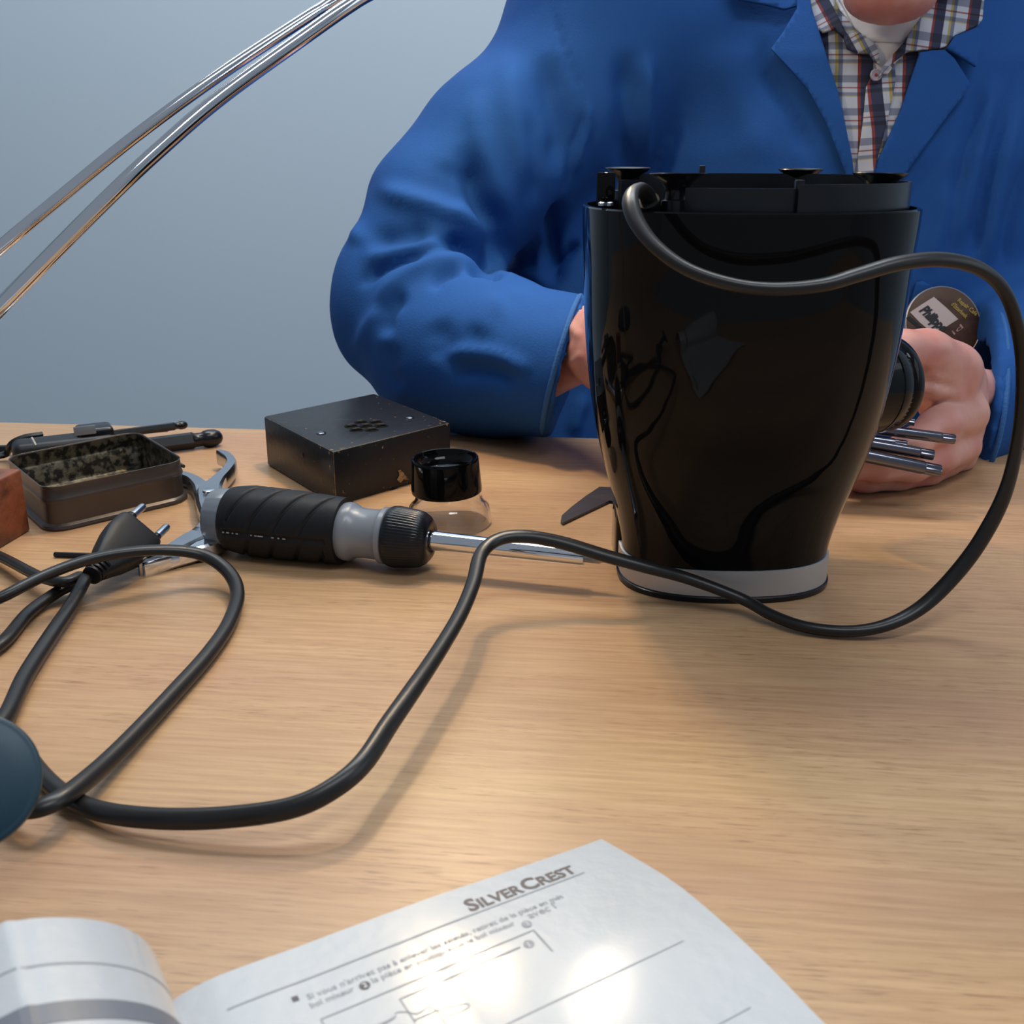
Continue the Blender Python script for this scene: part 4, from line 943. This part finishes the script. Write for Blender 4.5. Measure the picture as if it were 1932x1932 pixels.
# left arm, at the right edge
K.cap((PX+.05, PY+.01, .295), (PX+.19, PY, .27), .066, .078, .04)
eL2 = cc(2085, 590, .87); K.cap((PX+.195, PY, .265), eL2, .078, .062, .03)
cl = cc(1838, 750, .785); n1 = (cl-cc(1990, 700, .80)).normalized(); n1 = Vector((-.95, .20, .12)).normalized()
eB = cc(1770, 790, .742); K.cap(eL2, eB, .062, .050, .02, cut=(cl+n1*.005, n1), hollow=(eL2.lerp(eB, .60), eL2.lerp(eB, 1.3), .030, .036))
V, Q = K.surface(3)
strokes = [([(1108, 740), (1090, 780), (1080, 826)], 12, .006),
 ([(870, 265), (900, 355), (935, 435), (955, 525)], 22, -.017), ([(860, 300), (850, 350), (870, 400)], 30, -.004), ([(690, 340), (760, 372), (850, 398), (930, 440), (958, 485)], 20, .007),
 ([(825, 448), (870, 462), (925, 492), (955, 512)], 13, -.012), ([(690, 462), (760, 452), (815, 432)], 22, -.007), ([(672, 500), (740, 472), (800, 462), (850, 470)], 16, .006), ([(672, 545), (715, 510), (760, 492), (820, 485)], 10, -.007),
 ([(700, 600), (735, 545), (790, 505), (860, 492), (920, 508)], 16, .006), ([(812, 548), (838, 520), (880, 508)], 9, -.006), ([(726, 640), (732, 590), (770, 545)], 14, -.006), ([(670, 680), (690, 620), (725, 575)], 14, .004),
 ([(870, 510), (920, 512), (950, 525)], 8, -.010), ([(948, 530), (970, 512), (1010, 520), (1055, 540)], 16, .006), ([(1066, 370), (1046, 430), (1040, 480), (1046, 550)], 13, -.016), ([(1045, 505), (1068, 480), (1095, 455)], 9, -.009), ([(1028, 420), (1022, 480), (1030, 520)], 12, .006),
 ([(690, 335), (672, 420), (676, 470)], 16, .004), ([(800, 690), (860, 665), (930, 670), (980, 690), (1000, 710)], 14, .004), ([(820, 690), (840, 650), (815, 600)], 26, -.004), ([(840, 715), (890, 700), (940, 705), (975, 730)], 16, -.005), ([(900, 640), (920, 590), (960, 560)], 24, .004),
 ([(740, 640), (730, 700), (760, 740)], 20, -.004), ([(1036, 0), (1058, 70), (1085, 140), (1104, 178)], 4, -.0022), ([(1104, 178), (1100, 225), (1085, 280), (1072, 340), (1050, 410)], 7, -.004), ([(1104, 178), (1108, 225), (1094, 285), (1084, 340)], 9, .004),
 ([(1030, 90), (1035, 180), (1055, 260), (1045, 340)], 26, -.008), ([(1170, 80), (1188, 180), (1184, 260), (1178, 360)], 26, -.010), ([(1220, 90), (1218, 210), (1206, 350)], 13, .008), ([(970, 80), (965, 180), (985, 280), (1000, 380)], 26, .005), ([(905, 160), (900, 240), (930, 330), (960, 420)], 20, .003), ([(995, 200), (1005, 300), (1010, 400)], 16, -.004),
 ([(1885, 130), (1850, 260), (1815, 400), (1800, 480)], 12, .005), ([(1860, 130), (1825, 270), (1795, 400)], 12, -.005), ([(1932, 180), (1895, 300), (1870, 420), (1860, 520)], 13, .005), ([(1915, 140), (1872, 300), (1845, 420), (1830, 500)], 11, -.006), ([(1790, 330), (1770, 430), (1745, 520)], 14, .004), ([(1950, 260), (1905, 420), (1890, 520)], 12, -.006),
 ([(1440, 60), (1450, 140), (1500, 230), (1545, 330)], 14, -.005), ([(1350, 60), (1400, 200), (1440, 320)], 40, .004), ([(1895, 650), (1915, 700), (1925, 780), (1920, 850)], 9, .003),
 ([(1100, 430), (1140, 420), (1180, 400)], 20, .004)]
V = creases(V, Q, strokes, 1.0)
nz_ = np.array([noise.fractal(Vector((v[0]*14, v[1]*14, v[2]*9)), 1.0, 2.0, 3) for v in V]); V += vnormals(V, Q)*(nz_*.0016)[:, None]
coat = npmesh('coat', V, Q, M['coat'], per)
bvh = BVHTree.FromPolygons([Vector(v) for v in V], [tuple(q) for q in Q])
def hit(px, py):
    r = bvh.ray_cast(O0, ray(px, py).normalized()); return r[0]
def patch(name, poly, off, m, parent, uvs=(60, 60), wob=0.0, step=9, thick=.0016, fallback=.86, offfn=None, rot=0.0):
    """cloth panel laid on the coat: outline in image columns/rows, grid fitted inside the outline"""
    b = bmesh.new(); vs = [b.verts.new((x_, y_, 0)) for x_, y_ in poly]; b.faces.new(vs)
    xs = [p[0] for p in poly]; ys = [p[1] for p in poly]
    for ax_, lo_, hi_ in ((0, min(xs), max(xs)), (1, min(ys), max(ys))):
        v = lo_+step
        while v < hi_:
            n_ = (1, 0, 0) if ax_ == 0 else (0, 1, 0); bmesh.ops.bisect_plane(b, geom=b.verts[:]+b.edges[:]+b.faces[:], plane_co=(v if ax_ == 0 else 0, v if ax_ == 1 else 0, 0), plane_no=n_); v += step
    b.verts.index_update(); P2 = [(v.co.x, v.co.y) for v in b.verts]; F = [[v.index for v in f.verts] for f in b.faces]; b.free()
    # smooth depth: fit a quadratic to the sampled coat surface
    A = []; Bv = []
    for x_, y_ in P2:
        h = hit(x_, y_)
        if h is not None and h.y < .93: A.append((1, x_/500, y_/500, (x_/500)**2, (y_/500)**2, x_*y_/250000)); Bv.append(h.y)
    if len(A) > 12: co = np.linalg.lstsq(np.array(A), np.array(Bv), rcond=None)[0]
    else: co = np.array([fallback, 0, 0, 0, 0, 0])
    VV = []
    for x_, y_ in P2:
        D = float(np.dot(co, (1, x_/500, y_/500, (x_/500)**2, (y_/500)**2, x_*y_/250000)))
        h = hit(x_, y_)
        if h is not None and h.y < D: D = h.y if D-h.y > .004 else (h.y*.7+D*.3)
        o_ = offfn(x_, y_) if offfn else off
        D = D-o_-wob*math.sin(x_*.09+y_*.02)*math.sin(y_*.03+1)
        VV.append(at(x_, y_, D))
    o = mesh(name, VV, F, m, parent, True)
    me = o.data; uvl = me.uv_layers.new(name='UVMap'); cr, sr = math.cos(rot), math.sin(rot)
    for l in me.loops:
        x_, y_ = P2[l.vertex_index]; u_, v_ = x_*cr-y_*sr+wob*900*math.sin(y_*.045), x_*sr+y_*cr; uvl.data[l.index].uv = (u_/uvs[0], v_/uvs[1])
    md = o.modifiers.new('thickness', 'SOLIDIFY'); md.thickness = thick; md.offset = 0
    return o
# shirt inside the V of the coat, undershirt, collars, lapels
patch('undershirt', [(1560, -25), (1775, -25), (1768, 20), (1745, 60), (1715, 95), (1690, 118), (1675, 140), (1655, 138), (1646, 90), (1620, 62), (1585, 20)], .0042, M['white'], per)
patch('undershirt_neckband', [(1578, -10), (1770, -10), (1745, 30), (1722, 62), (1700, 80), (1640, 78), (1612, 52)], .0062, M['white'], per)
sh1 = patch('shirt', [(1515, -25), (1600, -10), (1606, 30), (1640, 62), (1657, 92), (1660, 118), (1678, 116), (1700, 92), (1738, 66), (1790, -10), (1850, -25), (1840, 60), (1740, 120), (1712, 180), (1672, 270), (1646, 330), (1632, 345), (1605, 345), (1592, 230), (1560, 110), (1535, 60)], .0030, M['plaid'], per, uvs=(84, 62), wob=.0009)
patch('shirt_placket', [(1660, 118), (1672, 112), (1688, 122), (1690, 150), (1682, 190), (1668, 250), (1650, 320), (1640, 345), (1612, 345), (1618, 300), (1628, 230), (1634, 165), (1648, 135)], .0052, M['plaid'], per, uvs=(84, 62), wob=.0011, rot=.08, step=7)
patch('shirt_collar', [(1522, -25), (1568, -25), (1575, 20), (1592, 55), (1598, 66), (1620, 62), (1645, 78), (1657, 95), (1659, 122), (1650, 116), (1640, 102), (1618, 100), (1598, 92), (1592, 72), (1575, 55), (1552, 62), (1542, 56), (1530, 26)], .0085, M['plaid'], per, uvs=(70, 50), rot=.5, step=7, thick=.002)
patch('shirt_collar', [(1790, -25), (1858, -25), (1852, 38), (1845, 48), (1800, 68), (1785, 88), (1762, 94), (1740, 94), (1712, 98), (1680, 122), (1658, 146), (1664, 128), (1684, 104), (1704, 82), (1720, 56), (1748, 18)], .0100, M['plaid'], per, uvs=(64, 74), rot=-.15, step=7, thick=.002)
bpos = hit(1652, 142) or at(1652, 142, .85); bc_ = at(1652, 142, bpos.y-.0085)
bm_obj('shirt_button', lathe_bm([(0, .0042), (.0012, .0044), (.0018, .0038), (.0014, .0026), (.0014, .0001)], bc_, Vector((0, -1, .15)).normalized(), 32), M['button'], per)
bm_obj('button_thread', lathe_bm([(.0014, .0011), (.0022, .0009), (.0024, .0001)], bc_, Vector((0, -1, .15)).normalized(), 16), M['redthread'], per)
lap = patch('lapel', [(1500, -25), (1524, -25), (1532, 20), (1548, 70), (1560, 108), (1580, 170), (1596, 240), (1608, 300), (1613, 345), (1602, 345), (1585, 300), (1560, 235), (1525, 170), (1488, 128), (1455, 93), (1478, 60), (1503, 18)], .009, M['coat'], coat, thick=.0022, offfn=lambda x_, y_: .004+.008*max(0, min(1, (340-y_)/240)))
patch('lapel', [(1735, 100), (1758, 96), (1782, 96), (1800, 112), (1830, 160), (1812, 186), (1790, 214), (1762, 252), (1730, 296), (1706, 330), (1695, 345), (1640, 345), (1652, 310), (1675, 262), (1700, 205), (1718, 150)], .009, M['coat'], coat, thick=.0022, offfn=lambda x_, y_: .004+.006*max(0, min(1, (340-y_)/240)))
patch('coat_collar', [(1380, -30), (1505, -30), (1502, 12), (1480, 18), (1440, 8), (1395, 0)], .012, M['coat'], coat, thick=.0022)
patch('coat_collar', [(1785, 92), (1800, 70), (1845, 52), (1852, 75), (1840, 126), (1828, 118), (1800, 100)], .012, M['coat'], coat, thick=.0022)
patch('pocket_flap', [(1728, 533), (1740, 530), (1758, 540), (1772, 556), (1740, 620), (1712, 645), (1700, 640)], .003, M['coat'], coat, thick=.0020, fallback=.83)
# cuff edges, frayed
def cuffring(c, n, a, b_, r, name):
    x_, y_, n = frame(n); ax_ = (b_-a).normalized(); best = []
    for i in range(96):
        th = 2*math.pi*i/96; d = x_*math.cos(th)+y_*math.sin(th); lo_, hi_ = 0.0, .15
        for _ in range(30):
            m_ = (lo_+hi_)/2; p = c+d*m_-n*.0012; q = p-a; dist = (q-ax_*q.dot(ax_)).length
            if dist < r: lo_ = m_
            else: hi_ = m_
        best.append(c+d*lo_-n*.0012)
    best += best[:2]; bm_obj(name, sweep_bm(best, circ(.0018, 8)), mat('faded_hem_blue', srgb(40, 92, 152), .9, bump=(500, .6, .001)), coat)
cuffring(cw, n0, cc(930, 672, .785), cc(1165, 705, .707), .0492, 'cuff_hem'); cuffring(cl, n1, eL2, eB, .0515, 'cuff_hem')
# ---------------------------------------------------------------- badge pinned to the coat
bh = hit(1782, 575) or at(1782, 575, .83)
bpt = at(1780, 612, bh.y-.020); kb = zc(bpt)/FPX
bd_ = thing('name_badge', 'round brown pin badge with a handwritten name label on the coat chest', 'badge', bpt)
bnx = Vector((.05, -.92, .38)).normalized(); bX = Vector((1, 0, 0)); bX = (bX-bnx*bX.dot(bnx)).normalized(); bY = bnx.cross(bX)
RB = 74*kb
bm_obj('badge_disc', lathe_bm([(-.003, RB*.90), (-.002, RB*.98), (-.0006, RB*.99), (0, RB*.955), (.0002, RB*.5), (.0002, .0002)], bpt, bnx, 72), M['badgebrown'], bd_, autos=50)
bm_obj('badge_rim', lathe_bm([(-.003, RB*.97), (-.0018, RB*1.0), (-.0004, RB*.995), (.0002, RB*.97), (-.0002, RB*.955), (-.002, RB*.955), (-.003, RB*.97)], bpt, bnx, 72, closed=False), M['alu'], bd_, autos=60)
def bpl(px, py, l=.0005):
    return onplane(px, py, bpt+bnx*l, bnx)
def bq(name, pts, m, l): mesh(name, [bpl(x_, y_, l) for x_, y_ in pts], [list(range(len(pts)))], M[m], bd_, False)
bq('name_label', [(1717, 589), (1741, 573), (1762, 560), (1785, 580), (1808, 602), (1786, 616), (1772, 634), (1752, 622), (1735, 608)], 'badgewhite', .0005)
def btext(name, s_, p0, p1, hgt, m, l, bold=.0, shear=0):
    V, F = text_vf(s_, bold, shear); x0 = min(v.x for v in V); x1 = max(v.x for v in V); d = Vector((p1[0]-p0[0], p1[1]-p0[1])); L_ = d.length; d /= L_; n_ = Vector((d.y, -d.x))
    k_ = L_/(x1-x0); ky = hgt/.7
    mesh(name, [bpl(p0[0]+d.x*(v.x-x0)*k_+n_.x*v.y*ky, p0[1]+d.y*(v.x-x0)*k_+n_.y*v.y*ky, l) for v in V], F, M[m], bd_, False)
btext('name_text', 'Philippe', (1734, 586), (1778, 628), 18, 'marker', .0008, .055, .35)
btext('printed_text', 'Repair Café', (1806, 568), (1841, 596), 8, 'badgeyellow', .0006, .02)
btext('printed_text', "d'Etterbeek", (1794, 575), (1822, 601), 8, 'badgeyellow', .0006, .02)
btext('printed_text', 'id', (1800, 632), (1818, 618), 9, 'badgepink', .0006, .0)
bq('printed_streak', [(1709, 600), (1716, 596), (1756, 632), (1750, 634)], 'blackmatte', .0004)
